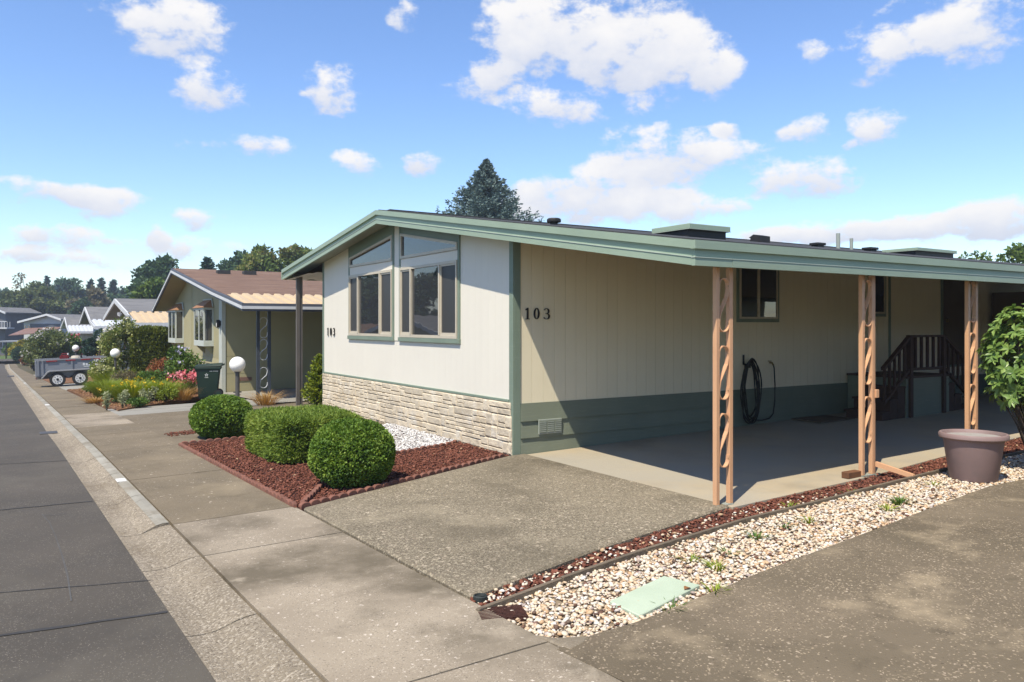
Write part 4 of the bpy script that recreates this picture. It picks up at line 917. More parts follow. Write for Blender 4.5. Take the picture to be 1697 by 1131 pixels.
# porch landing with steps both ways and a timber railing
porch = thing('porch', None, None); porch.parent = house
for k in ('label', 'category'):
    if k in porch: del porch[k]
px0, px1, py0 = 7.80, 9.25, -1.25
B('landing', 'sage_skirt', porch, px0, px1, py0, -.045, .16, .90); B('deck', 'stair_wood', porch, px0 - .03, px1 + .03, py0 - .03, -.045, .901, .94)
for k in range(3):
    h = .94 - .22 * (k + 1)
    for s, e in ((-1, px0), (1, px1)):
        xa, xb = (e - .24*(k+1), e - .24*k) if s < 0 else (e + .24*k, e + .24*(k+1))
        B('riser', 'stair_wood', porch, xa + .01, xb - .002, py0 + .02, -.5, .15, h - .005); B('tread', 'stair_wood', porch, xa - .02, xb, py0, -.48, h - .002, h + .035)
yr = py0 - .0
for xa in (px0 + .12, px1 - .22): B('newel', 'stair_wood', porch, xa - .045, xa + .045, yr - .045, yr + .045, .16, 1.70)
B('top_rail', 'stair_wood', porch, px0 + .1, px1 - .2, yr - .05, yr + .05, 1.66, 1.70); B('bottom_rail', 'stair_wood', porch, px0 + .1, px1 - .2, yr - .03, yr + .03, 1.04, 1.09)
for k in range(5): xx = px0 + .30 + k * .2; B('baluster', 'stair_wood', porch, xx - .022, xx + .022, yr - .022, yr + .022, 1.09, 1.66)
for s, xs, xe in ((-1, px0 + .1, px0 - .72), (1, px1 - .2, px1 + .72)):
    MB().prism([(xs, 1.70), (xe, 1.13), (xe, 1.07), (xs, 1.64)], yr - .04, yr + .04, 1).build('stair_rail', 'stair_wood', porch)
    MB().prism([(xs, 1.10), (xe, .50), (xe, .44), (xs, 1.04)], yr - .03, yr + .03, 1).build('stair_rail', 'stair_wood', porch)
    for k in range(1, 6): xx = xs + (xe - xs) * k / 5.3; zz = 1.66 - .57 * k / 5.3; B('baluster', 'stair_wood', porch, xx - .02, xx + .02, yr - .02, yr + .02, zz - .6, zz)
B('doormat', 'shed', porch, 6.0, 7.0, -.75, -.12, gz(6.5, 0) + .004, gz(6.5, 0) + .024)
shed = thing('storage_shed', 'dark brown shed closing the far end of the carport', 'shed', (13.2, -2.0, gz(13.2, -2)))
B('shed_wall', 'shed', shed, 0, 2.6, -1.85, 1.9, -.1, 2.35); B('shed_door', 'stair_wood', shed, -.03, -.001, -.2, .75, .05, 2.05)
B('door_handle', 'brass', bpy.data.objects['shed_door'], -.06, -.031, .62, .66, 1.0, 1.1)
# wrought iron carport posts: twin tubes with three strap scrolls
def scroll_path(w, h):
    r = w / 2; p = [(-r * .98, h/2 - r - .05), (-r, h/2 - r)]
    p += [(r * math.cos(t), h/2 - r + r * math.sin(t)) for t in np.linspace(math.pi, 0, 10)[1:]]
    p += [(r * .96, h/2 - r - .04), (r * .72, h/2 - r - .12), (-r * .72, -h/2 + r + .12), (-r * .96, -h/2 + r + .04)]
    p += [(r * math.cos(t), -h/2 + r + r * math.sin(t)) for t in np.linspace(math.pi, 2 * math.pi, 10)]
    p += [(r, -h/2 + r + .05)]; return p
def post(xc, extra=False):
    yb = -3.84; zb = gz(xc, yb); top = z0 - .24; p = thing('carport_post', None, None); p.parent = house
    for k in ('label', 'category'):
        if k in p: del p[k]
    for s in (-1, 1): B('tube', 'peach', p, xc + s*.100 - .026, xc + s*.100 + .026, yb - .027, yb + .027, zb + .012, top, bevel=.004)
    B('base_plate', 'galv', p, xc - .125, xc + .125, yb - .04, yb + .04, zb + .001, zb + .012)
    for zc in (.68, 1.39, 2.10):
        q = MB().ribbon([(xc + a, zb + zc + b) for a, b in scroll_path(.144, .56)], .050, .009, yb).build('scroll', 'peach', p)
        for (a, b) in ((.066, .20), (.066, -.19)): MB().lathe([(.004, -.003), (.004, .003)], 8, (xc + a * .9, yb - .018, zb + zc + b), 1).build('screw', 'black', q)
    if extra:
        B('tube', 'peach', p, xc + .135, xc + .175, yb - .005, yb + .045, zb + .01, top, bevel=.004)
        B('junction_box', 'peach', p, xc + .128, xc + .19, yb - .045, yb - .006, 1.0, 1.1, bevel=.004)
        MB().add([(xc+.13, yb-.03, zb+.10), (xc+.17, yb-.03, zb+.10), (xc+.17, yb-.03, zb+.16), (xc+.13, yb-.03, zb+.16), (xc+.28, yb-.42, zb+.0), (xc+.32, yb-.42, zb+.0), (xc+.32, yb-.42, zb+.05), (xc+.28, yb-.42, zb+.05)],
                 [(0,1,2,3),(4,7,6,5),(0,4,5,1),(1,5,6,2),(2,6,7,3),(3,7,4,0)]).build('foot_brace', 'peach', p)
    return p
post(.16); post(2.66, True); post(5.06); post(7.7)
tag(MB().box(-.13, .13, -.05, .05, 0, .075).build('timber_block', 'block_wood', None, bevel=.006, loc=(2.42, -3.80, gz(2.42, -3.8))), 'small brown timber block beside the foot of the second carport post', 'block')
# far side patio post
fp = thing('patio_post', None, None); fp.parent = house
for k in ('label', 'category'):
    if k in fp: del fp[k]
B('tube', 'brown_metal', fp, -.24, -.16, 9.55, 9.63, gz(-.2, 9.6) - .01, zt(9.6) - .18); B('tube', 'brown_metal', fp, -.155, -.09, 9.565, 9.615, gz(-.2, 9.6) - .01, zt(9.6) - .18)
mb = MB(); n = 30
for i in range(n): xx = -.34 + i * .5
pts = []
for i in range(61):
    xx = -.34 + i * .10; pts.append((xx, (.03 if (i // 2) % 2 else 0.0)))
mb = MB().add([(a, 8.33, 3.26 - .17 + b) for a, b in pts] + [(a, 10.1, 3.05 - .03 + b) for a, b in pts], [(i, i+1, 61+i+1, 61+i) for i in range(60)]); mb.build('patio_roof_panel', 'n_white', house)
B('patio_beam', 'brown_metal', house, -.33, 12, 9.53, 9.65, zt(9.6) - .26, zt(9.6) - .17)
# things on the roof
def on_roof(px, py, x, dz=0.0):
    r = ray(px, py); t = (x - CAM[0]) / r[0]; p = CAM + t * r; return p
def vent(x, y, w, h, kind):
    v = thing('roof_vent', None, None); v.parent = house
    for k in ('label', 'category'):
        if k in v: del v[k]
    b = zt(y)
    if kind == 'cap': MB().lathe([(w*.55, b - .03), (w*.55, b + h*.45)], 14, (x, y, 0)).build('neck', 'black', v); MB().lathe([(w, b + h*.45), (w*1.02, b + h*.8), (w*.85, b + h)], 16, (x, y, 0)).build('cap', 'black', v, bevel=.004)
    elif kind == 'hood': MB().prism([(y - w, b - .05), (y + w, b - .05), (y + w*.8, b + h*.55), (y + w*1.1, b + h*.65), (y + w*.3, b + h), (y - w, b + h*.75)], x - w, x + w, 0).build('hood', 'black', v)
    elif kind == 'flat': B('hood', 'black', v, x - w, x + w, y - w*.8, y + w*.8, b + h*.45, b + h, bevel=.01); B('neck', 'black', v, x - w*.7, x + w*.7, y - w*.6, y + w*.6, b - .04, b + h*.45)
    else: MB().lathe([(w, b - .04), (w, b + h)], 12, (x, y, 0)).build('pipe', 'galv', v)
def roof_pt(px, y):
    """x along the roof for a photo column at a given y"""
    r = ray(px, 400); t = (y - CAM[1]) / r[1]; return float(CAM[0] + t * r[0])
vent(roof_pt(918, 1.2), 1.2, .12, .12, 'cap')
vent(roof_pt(1259, .2), .2, .13, .15, 'hood')
vent(roof_pt(1355, .3), .3, .13, .09, 'flat')
vent(roof_pt(1389, .6), .6, .04, .33, 'pipe')
vent(roof_pt(1411, .6), .6, .035, .25, 'pipe')
vent(roof_pt(1442, .4), .4, .14, .09, 'flat')
def roof_box(pa, pb, y, h):
    xa, xb = roof_pt(pa, y), roof_pt(pb, y); v = thing('skylight', None, None); v.parent = house
    for k in ('label', 'category'):
        if k in v: del v[k]
    b = zt(y); B('curb', 'black', v, xa + .04, xb - .04, y - .34, y + .34, b - .12, b + h * .55); B('lid', 'sage_light', v, xa, xb, y - .40, y + .40, b + h*.5, b + h, bevel=.008); B('seam', 'sage_lip', v, xa - .006, xb + .006, y - .406, y + .406, b + h*.46, b + h*.51)
roof_box(1110, 1178, -1.0, .15); roof_box(1490, 1556, .1, .12)
# hose hung on the wall, hook, tap
B('hose_hanger', 'black', house, 4.88, 4.94, -.09, -.0, 1.13, 1.20); 
hose = thing('garden_hose', 'dark garden hose coiled in tall loops on a hook on the carport wall', 'hose', (4.92, -.07, 1.2))
mb = MB()
for k in range(6):
    w, hgt = .15 + .045 * math.sin(k * 2.1) + .01 * k, .50 + .03 * math.cos(k * 1.7); yo = -.012 * k - .01; pts = []
    for t in np.linspace(0, 2*math.pi, 26):
        pts.append((w * math.sin(t) * (1 + .25 * (1 - math.cos(t)) * .5) + .02 * math.sin(3*t + k), yo + .012 * math.sin(2*t + k), -hgt + hgt * math.cos(t) + (.02 * k if abs(t - math.pi) > 1 else 0)))
    mb.tube(pts, .0125, 7)
mb.build('coil', 'hose', hose, smooth=True)
MB().tube([(.10, -.05, -1.0), (.3, -.03, -1.02), (.52, -.02, -1.0), (.62, -.02, -.92), (.67, -.015, -.7), (.68, -.01, -.4), (.66, -.008, -.1), (.64, -.005, -.02)], .012, 7).build('tail', 'hose', hose, smooth=True)
tap = MB().tube([(5.55, .0, 1.20), (5.55, -.06, 1.20)], .016, 8).build('tap', 'brass', house); MB().tube([(5.55, -.055, 1.205), (5.55, -.085, 1.15)], .014, 8).build('spout', 'brass', tap); MB().lathe([(.035, -.01), (.035, .004)], 10, (5.52, -.03, 1.235)).build('handle', 'brass', tap)
B('wire_hook', 'black', house, 4.83, 4.86, -.02, -.001, 1.18, 1.36)

# ================================================================== SMALL THINGS ROUND THE HOUSE
def grp(name, parent):
    """a part that only gathers its own pieces"""
    o = bpy.data.objects.new(name, None); col.objects.link(o); o.parent = parent; return o
b1 = (-3.02, 4.85); b2 = (-2.60, -.38)
ball_shrub('clipped_shrub', 'round clipped green shrub at the far end of the mulch bed', 'shrub', (*b1, gz(*b1) - .01), .52, .52, .73, 20000, 'box_leaf', .042, 11, 'clipped round shrubs')
ball_shrub('clipped_shrub', 'large round clipped green shrub nearest the driveway corner', 'shrub', (*b2, gz(*b2) - .01), .51, .51, .80, 26000, 'box_leaf', .038, 12, 'clipped round shrubs')
box_hedge('clipped_hedge', 'flat topped clipped green hedge between the two round shrubs', 'hedge', (-2.42, 2.12, gz(-2.4, 2.1) - .01), 1.27, 1.62, .62, 52000, 'yew_leaf', .075, .010, 13, .035, rz=.06)
th = G2(521, 674); conifer('golden_conifer', 'small yellow green conifer at the far corner of the house', (th[0] + .14, th[1], gz(*th)), 1.22, .40, 130, 'thuja_leaf', .075, 14, None, start=.02, droop=-.25, power=.75, upsw=.3, cat='shrub', per=40)
# planter and rhododendron
pp_ = (3.52, -4.66); pot = thing('planter_pot', 'large faded plum plastic plant pot standing on the gravel', 'pot', (*pp_, gz(*pp_) - .02)); pot.scale = (.95, .95, .97)
MB().lathe([(.255, 0), (.268, .02), (.335, .47), (.345, .50), (.375, .505), (.388, .52), (.388, .555), (.378, .57), (.355, .57), (.345, .55), (.33, .50)], 40).build('pot_body', 'pot', pot, smooth=True)
MB().lathe([(.01, .525), (.335, .53), (.34, .50)], 30).build('potting_soil', 'pot_soil', pot)
rb = at(1722, 9.7); rh = thing('rhododendron', 'broad leaved evergreen bush at the right edge behind the plant pot', 'shrub', (*rb, gz(*rb)))
nW = 330; d = nrm(rng.normal(size=(nW, 3))); Cw = d * (.55 + .45 * rng.random(nW)[:, None] ** .5) * np.array([.62, .62, .72]) + np.array([0, 0, 1.36])
i8 = np.repeat(np.arange(nW), 9); nl = len(i8); ang = np.tile(np.arange(9) * 2.4, nW) + rng.random(nl); ax = nrm(d + np.array([0, 0, .6]) + rng.normal(0, .3, (nW, 3)))[i8]
t1 = nrm(np.cross(ax, rng.normal(size=(nW, 3))[i8])); t2 = np.cross(ax, t1); rad = np.cos(ang)[:, None] * t1 + np.sin(ang)[:, None] * t2; A = rad * .9 + ax * rng.uniform(.0, .55, nl)[:, None]
oriented(Cw[i8], A, ax - .2 * rad, .024 * rng.uniform(.8, 1.25, nl), .12 * rng.uniform(.75, 1.2, nl), 'foliage', 'rhodo_leaf', rh)
mb = MB()
for i in range(60): e = Cw[i * 5]; mb.tube([(e[0]*.1, e[1]*.1, 0), (e[0]*.5, e[1]*.5, e[2]*.55), tuple(e)], [.018, .011, .004], 6)
mb.build('stems', 'bark', rh)
# low sprig leaning out to the left of the bush
# utility lid, leaf, drain, grille
uq = [G2(*p) for p in ((1010, 997), (1100, 955), (1160, 970), (1060, 1021))]; cx_, cy_ = sum(p[0] for p in uq) / 4, sum(p[1] for p in uq) / 4
ul = thing('utility_box', 'pale green rectangular utility lid set into the gravel', 'lid', (cx_, cy_, gz(cx_, cy_)))
n = 4; o = slab('lid_plate', uq, 'utility', .004, .05, bevel=.006); o.parent = ul; o.location = (-cx_, -cy_, -gz(cx_, cy_))
lf = G2(1134, 980); t = thing('dead_leaf', 'curled orange brown dead leaf lying on the utility lid', 'leaf', (*lf, gz(*lf) + .008)); oriented(np.array([[0, 0, .004]]), np.array([[1, .3, .05]]), np.array([[0, 0, 1.]]), .024, .085, 'blade', 'rust_leaf', t)
dl = G2(796, 992); dr = thing('floor_drain', 'dark round plastic drain outlet at the driveway corner', 'drain', (*dl, gz(*dl) - .03))
MB().lathe([(.05, -.02), (.052, .05), (.044, .055), (.04, .04), (.005, .038)], 20).build('ring', 'drain', dr, smooth=True); B('lid_bar', 'drain', dr, -.04, .04, -.006, .006, .04, .046)
gr = G2(832, 1015); gg = thing('drain_grille', 'rust brown grille half buried in gravel beside the pavement', 'grille', (*gr, gz(*gr) - .012), math.radians(-20))
for k in range(9): B('bar', 'mulch_soil', gg, -.16, .16, -.10 + k*.025, -.088 + k*.025, 0, .014)
B('frame', 'mulch_soil', gg, -.17, .17, -.11, .125, -.02, -.001)
# kerb plaques, steel covers
for i, (p, lab) in enumerate((((187, 800), 'white address plaque on the kerb opposite the mulch bed'), ((70, 673), 'white address plaque on the kerb before the flower bed'), ((38, 636), 'far white address plaque on the kerb near the trailer'))):
    x, y = G2(*p); x = road_x(y) + .41 * (kerb_x(y) - road_x(y)) / .475 - .02
    tag(MB().box(-.055, .055, -.13 if i else -.10, .13 if i else .10, 0, .012).build('kerb_plaque', 'plaque', None, bevel=.002, loc=(x, y, gz(x, y) + .012)), lab, 'plaque', 'white kerb plaques')
for p, lab, sx, sy in (((24, 623), 'small dark kerb ramp plate in the gutter near the trailer', .42, 1.1), ((85, 713), 'dark steel cover set in the gutter', .30, .34)):
    x, y = G2(*p); x = road_x(y) + .02; tag(MB().box(-sx/2, sx/2, -sy/2, sy/2, 0, .05 if sy > 1 else .012).build('gutter_plate', 'steel_cover', None, bevel=.01, loc=(x, y, gz(x, y) - .052)), lab, 'plate')
# weeds in gravel, moss in joints, litter
weeds = [((1190, 940), .07, 40, 'weed tuft in the middle of the gravel, above the utility lid'), ((1255, 890), .06, 40, 'weed tuft in the gravel near the timber edging by the first post'), ((1308, 838), .06, 30, 'small weed by the timber edging right of the first post'),
  ((1490, 832), .08, 70, 'largest weed patch in the gravel left of the plant pot'), ((1472, 843), .06, 40, 'low weed beside the largest weed patch'), ((1300, 870), .05, 26, 'tiny weed between the first and second posts'), ((1185, 978), .06, 40, 'weed at the right corner of the utility lid'),
  ((1112, 1006), .05, 30, 'weed along the lower edge of the utility lid'), ((1342, 862), .06, 30, 'weed in the gravel below the second post'), ((1410, 816), .05, 26, 'small weed by the timber edging near the foot brace'), ((1548, 802), .05, 24, 'weed just left of the plant pot'), ((1205, 915), .05, 24, 'faint weed tuft between the two lower weeds'), ((1145, 925), .05, 24, 'weed near the timber edging above the utility lid')]
for i, (p, h, n, lab) in enumerate(weeds):
    x, y = G2(*p); tuft('weed', lab, 'weed', (x, y, gz(x, y) - .03), n, h * 1.1, .10, 'garden_green' if i % 2 else 'lime_grass', 40 + i, 'weeds in the gravel', .006, bend=.9)

# ------------------------------------------------------------------ globe lamps
def lamp(label, x, y, ztop, r=.18, pr=.05):
    g = gz(x, y) - .02; h = ztop - g; t = thing('globe_lamp', label, 'lamp', (x, y, g), group='white globe lamps in the front gardens')
    MB().lathe([(pr, 0), (pr, h - 2*r - .01), (pr * 1.6, h - 2*r), (pr * 1.6, h - 2*r + .03), (pr*.8, h - 2*r + .035)], 16).build('lamp_post', 'lamp_post', t, smooth=True)
    MB().lathe([(max(.004, r * math.sin(a)), h - r - r * math.cos(a)) for a in np.linspace(.15, math.pi - .02, 18)], 28).build('globe', 'globe', t, smooth=True)
    B('bracket', 'lamp_post', t, -.09, .09, -.012, .012, h * .36, h * .38); return t
lamp('white globe lamp on a grey post behind the far round shrub', *at(393.5, 18.0), zat(591.5, 18.0), .178, .048)
lamp('white globe lamp on a dark post among the flowers beside the trailer', *at(191, 30.0), zat(578, 30.0), .178, .04)
lamp('distant white globe lamp seen above the trailer', *at(125.5, 44.7), zat(572, 44.7), .18, .04)

# ================================================================== NEIGHBOUR'S HOUSE
NB = thing('neighbour_house', 'olive tan neighbouring home with brown shingle roof, two bay windows and carport', 'house', (0, 0, 0))
NR, NN, NK, NF = 22.2, 11.35, 15.1, 26.9
def nzt(y): return 4.0 - (NR - y) * .148 if NK <= y <= NR else (4.0 - (NR - NK) * .148 - (NK - y) * .132 if y < NK else 4.0 - (y - NR) * .33 if y < NR else 4.0 - (y - NR) * .30)
def nb(a, b, ys): return [(y, nzt(y) - a) for y in ys] + [(y, nzt(y) - b) for y in ys[::-1]]
NY = [NF, NR, NK, NN + .02]
XR = -1.08
nroof = MB().prism(nb(-.012, .09, [NF - .05, NR, NK, 13.1]), XR + .02, 16.5, 0).build('roof', 'n_shingle', NB)
MB().prism(nb(.09, .15, [NF - .05, NR, NK, NN + .05]), XR + .02, 16.4, 0).build('soffit', 'n_wall', nroof)
MB().prism(nb(.0, .075, NY), XR - .04, XR + .016, 0).build('upper_fascia', 'n_fascia', nroof)
MB().prism(nb(.074, .15, NY), XR - .055, XR + .015, 0).build('white_fascia', 'n_white', nroof)
MB().prism(nb(.149, .20, NY), XR - .03, XR + .014, 0).build('lower_fascia', 'n_fascia', nroof)
zz = nzt(NN); B('eave_fascia', 'n_fascia', nroof, XR - .045, 16.5, NN - .03, NN + .018, zz - .076, zz); B('eave_white', 'n_white', nroof, XR - .06, 16.5, NN - .05, NN + .017, zz - .151, zz - .075); B('eave_lower', 'n_fascia', nroof, XR - .035, 16.5, NN - .02, NN + .016, zz - .205, zz - .15)
def corrugated(name, m, parent, x0, x1, ya, za, yb, zb, pitch=.30, hgt=.045):
    """ribbed metal sheet, ribs running down the slope from (ya,za) to (yb,zb)"""
    pts = []; x = x0
    while x < x1:
        for dx, dz in ((0, 0), (.32, 0), (.42, 1), (.88, 1), (.98, 0)): pts.append((x + dx * pitch, dz * hgt))
        x += pitch
    n = len(pts); V = [(a, ya, za + b) for a, b in pts] + [(a, yb, zb + b) for a, b in pts] + [(a, ya, za + b - .012) for a, b in pts] + [(a, yb, zb + b - .012) for a, b in pts]
    fs = [(i, i+1, n+i+1, n+i) for i in range(n-1)] + [(2*n+i, 3*n+i, 3*n+i+1, 2*n+i+1) for i in range(n-1)] + [(n+i, n+i+1, 3*n+i+1, 3*n+i) for i in range(n-1)] + [(i, 2*n+i, 2*n+i+1, i+1) for i in range(n-1)]
    return MB().add(V, fs).build(name, m, parent)
corrugated('awning', 'awning_tan', NB, XR + .03, 16.3, 13.35, nzt(13.35) + .03, NN + .03, nzt(NN) - .05)
for px in (370, 413):
    y = 20.6; r = ray(px, 450); t_ = (y - CAM[1]) / r[1]; x = float(CAM[0] + t_ * r[0]); B('roof_vent', 'dark_roof', nroof, x - .22, x + .22, y - .18, y + .18, nzt(y) - .03, nzt(y) + .13)
wx, wy0, wy1 = -.4, 16.93, 26.2; gb = gz(0, 27) - .3
MB().prism([(wy0 + .012, gb), (wy1, gb), (wy1, nzt(wy1) - .12), (NR, nzt(NR) - .12), (wy0 + .012, nzt(wy0) - .12)], wx + .012, 16.0, 0).build('wall', 'n_wall', NB)
for ya, yb in ((wy0 + .42, 19.5), (19.504, 22.05), (22.13, 24.2), (24.204, wy1)): MB().prism([(ya, .775), (yb, .775), (yb, nzt(yb) - .13), (ya, nzt(ya) - .13)], wx, wx + .013, 0).build('front_panel', 'n_wall', NB)
B('centre_batten', 'n_wall', NB, wx - .02, wx + .012, 22.05, 22.13, .78, nzt(22.1) - .13); B('cross_batten', 'n_wall', NB, wx - .018, wx + .012, wy0 + .42, wy1, 2.80, 2.86)
for k in range(5): zz = .77 - k * .2; MB().prism([(wx + .01, zz), (wx - .006, zz), (wx - .035, zz - .205), (wx + .01, zz - .205)], wy0 + .3, wy1, 1).build('skirt_board', 'n_wall', NB)
B('corner_trim', 'n_trim', NB, wx - .03, wx + .012, wy0 - .02, wy0 + .40, gz(0, 17) - .1, nzt(wy0) - .14); B('corner_trim', 'n_trim', NB, wx + .013, wx + .09, wy0 - .022, wy0 + .012, gz(0, 17) - .1, nzt(wy0) - .14)
for x0 in np.arange(wx + .1, 12, 1.22):
    for za, zb in ((gz(0, 17) - .05, .285), (.30, .855), (.87, nzt(wy0) - .14)): B('side_panel', 'n_wall', NB, x0 + .004, x0 + 1.212, wy0, wy0 + .013, za, zb)
B('vent', 'brown_canopy', NB, .1, .52, wy0 - .02, wy0 - .001, .05, .17)
pl = grp('porch_light', NB); B('backplate', 'black', pl, wx - .06, wx - .031, wy0 + .1, wy0 + .22, 1.86, 2.02); B('lantern', 'black', pl, wx - .16, wx - .06, wy0 + .1, wy0 + .2, 1.80, 2.05, bevel=.01); B('lantern_glass', 'globe', pl, wx - .165, wx - .1605, wy0 + .115, wy0 + .185, 1.83, 1.95)
def bay(y0, y1, z0_, z1_):
    x0 = wx - .33; w = grp('bay_window', NB)
    B('apron', 'n_trim', w, x0, wx + .002, y0, y1, z0_, z0_ + .19, bevel=.004)
    for yb in (y0 + .12, y1 - .2): MB().prism([(wx + .001, z0_ - .001), (x0 + .05, z0_ - .001), (wx + .001, z0_ - .30)], yb, yb + .08, 1).build('bracket', 'n_wall', w)
    zb, zc = z0_ + .191, z1_; f = .055
    for bx in ((x0, x0 + f, y0, y0 + f), (x0, x0 + f, y1 - f, y1), (wx - f, wx, y0, y0 + f), (wx - f, wx, y1 - f, y1), (x0, x0 + f, (y0 + y1) / 2 - .03, (y0 + y1) / 2 + .03)): B('frame', 'n_trim', w, *bx, zb, zc)
    B('head', 'n_trim', w, x0 - .01, wx, y0 - .01, y1 + .01, zc, zc + .07)
    for ya, yb in ((y0 + f, (y0+y1)/2 - .03), ((y0+y1)/2 + .03, y1 - f)): B('pane', 'glass_clear', w, x0 + .02, x0 + .028, ya, yb, zb, zc)
    for yy in (y0 + .02, y1 - .028): B('pane', 'glass_clear', w, x0 + f, wx - f, yy, yy + .008, zb, zc)
    B('curtain', 'n_white', w, x0 + .06, wx - .02, (y0+y1)/2 + .1, y1 - .1, zb, zc)
    z2 = zc + .071; V = [(x0 - .06, y0 - .06, z2), (wx + .01, y0 - .06, z2), (wx + .01, y1 + .06, z2), (x0 - .06, y1 + .06, z2), (wx - .06, y0 + .16, z2 + .26), (wx + .01, y0 + .16, z2 + .26), (wx + .01, y1 - .16, z2 + .26), (wx - .06, y1 - .16, z2 + .26)]
    MB().add(V, [(0,3,2,1),(4,5,6,7),(0,1,5,4),(1,2,6,5),(2,3,7,6),(3,0,4,7)]).build('bay_roof', 'copper', w)
    MB().tube([(wx - .04, y0 - .07, z2 + .02), (wx - .04, y0 + .14, z2 + .29), (wx - .04, y1 - .14, z2 + .29)], .028, 5).build('flashing', 'n_trim', w)
bay(18.26, 19.92, 1.16, 2.40); bay(23.75, 25.39, 1.16, 2.40)
npo = grp('carport_post', NB)
for xx in (-.52, -.22): B('tube', 'n_post', npo, xx - .04, xx + .04, 12.06, 12.14, gz(-.4, 12) - .02, nzt(12.1) - .17)
for zc in (.62, 1.38, 2.0 - .02): MB().ribbon([(-.37 + a, gz(-.4, 12) + zc + b) for a, b in scroll_path(.20, .56)], .03, .012, 12.10).build('scroll', 'n_white', npo)
npo2 = grp('carport_post', NB); 
for xx in (3.3, 3.6): B('tube', 'n_post', npo2, xx - .04, xx + .04, 12.06, 12.14, gz(3.4, 12) - .02, nzt(12.1) - .17)
x, y = G2(440, 671); tuft('ornamental_grass', 'small tuft of straw coloured grass at the foot of the neighbour carport post', 'grass', (x, y, gz(x, y)), 260, .34, .42, 'dry_leaf', 61, None, .006, bend=1.1)

# wheeled bin
x, y = G2(346, 660); wb = thing('wheeled_bin', 'dark green wheeled bin with white star emblem beside the flower bed', 'bin', (x, y, gz(x, y)), math.radians(-14))
V = [(-.27, -.25, .0), (.24, -.25, .03), (.24, .25, .03), (-.27, .25, .0), (-.34, -.31, .93), (.33, -.31, .93), (.33, .31, .93), (-.34, .31, .93)]
MB().add(V, [(0,3,2,1),(4,5,6,7),(0,1,5,4),(1,2,6,5),(2,3,7,6),(3,0,4,7)]).build('bin_body', 'bin', wb, bevel=.03, seg=2)
B('rim', 'bin', wb, -.365, .355, -.335, .335, .86, .93, bevel=.015)
V = [(-.40, -.345, .935), (.36, -.345, .935), (.36, .345, .935), (-.40, .345, .935), (-.34, -.27, .985), (.40, -.30, 1.03), (.40, .30, 1.03), (-.34, .27, .985)]
MB().add(V, [(0,3,2,1),(4,5,6,7),(0,1,5,4),(1,2,6,5),(2,3,7,6),(3,0,4,7)]).build('bin_lid', 'bin', wb, bevel=.02, seg=2)
MB().tube([(.36, -.26, .97), (.43, -.26, .99), (.43, .26, .99), (.36, .26, .97)], .018, 6).build('handle', 'bin', wb)
for s in (-1, 1):
    wl = MB().lathe([(.09, -.03), (.13, -.03), (.13, .03), (.09, .03)], 20, (.27, s * .25, .128), 1).build('wheel', 'tyre', wb); MB().lathe([(.085, -.032), (.03, -.036), (.03, .036), (.085, .032)], 16, (.27, s * .25, .128), 1).build('hub', 'bin', wl)
em = grp('emblem', wb); yf = -.298
star = [((.055 if k % 2 == 0 else .028) * math.sin(k * math.pi / 5), (.055 if k % 2 == 0 else .028) * math.cos(k * math.pi / 5)) for k in range(10)]
MB().add([(-.05 + a, yf + (.70 - .72 - b) * .064, .70 + b) for a, b in star] + [(-.05 + a * .5, yf + (.70 - .72 - b * .5) * .064, .70 + b * .5) for a, b in star], [(i, (i+1) % 10, 10 + (i+1) % 10, 10 + i) for i in range(10)]).build('star', 'bin_mark', em)
B('mark_bar', 'bin_mark', em, -.10, .0, yf + .003, yf + .012, .62, .632); 
for k in range(7): B('mark_bar', 'bin_mark', em, .04 + k * .034, .04 + k * .034 + (.022 if k != 2 else .008), yf - .009, yf - .004, .80, .822)

# ------------------------------------------------------------------ the trailer
y_t = 30.62; x_t = -4.46; tr = thing('utility_trailer', 'grey twin axle box trailer with white wheels parked across the pavement', 'trailer', (x_t, y_t, gz(x_t, y_t)), 0, None, math.radians(-2.2))
L0, L1, W1, zb, zt2 = -.78, 3.0, 1.55, .50, 1.16
B('bed', 'trailer', tr, L0, L1, .16, W1, zb - .04, zb + .02)
nearw = B('side_panel', 'trailer', tr, L0, L1, .14, .17, zb, zt2); B('side_panel', 'trailer', tr, L0, L1, W1 - .03, W1, zb, zt2); B('front_panel', 'trailer', tr, L1 - .03, L1, .17, W1 - .03, zb, zt2 + .12); B('tailgate', 'trailer', tr, L0 - .03, L0, .14, W1, zb - .02, zt2 - .03)
B('top_rail', 'trailer_rail', tr, L0 - .04, L1, .10, .18, zt2, zt2 + .05); B('top_rail', 'trailer_rail', tr, L0 - .04, L1, W1 - .05, W1 + .03, zt2, zt2 + .05)
for xx in (L0 + .03, L0 + .2, .55, 1.6, 2.6): B('stake', 'trailer', tr, xx, xx + .07, .10, .14, zb, zt2)
for xx in (-.4, .35, .95, 1.45, 2.1): B('reflector', 'red_tape', tr, xx, xx + (.38 if xx > -.1 else .42), .093, .0995, zt2 - .055, zt2 + .0)
MB().prism([(-.62, .40), (-.38, .68), (-.30, .72), (1.42, .72), (1.62, .44), (1.56, .43), (1.38, .68), (-.28, .68), (-.36, .64), (-.58, .39)], -.17, .139, 1).build('fender', 'trailer_rail', tr)
MB().prism([(-.36, .45), (-.30, .68), (1.38, .68), (1.5, .45)], .11, .13, 1).build('fender_back', 'trailer', tr)
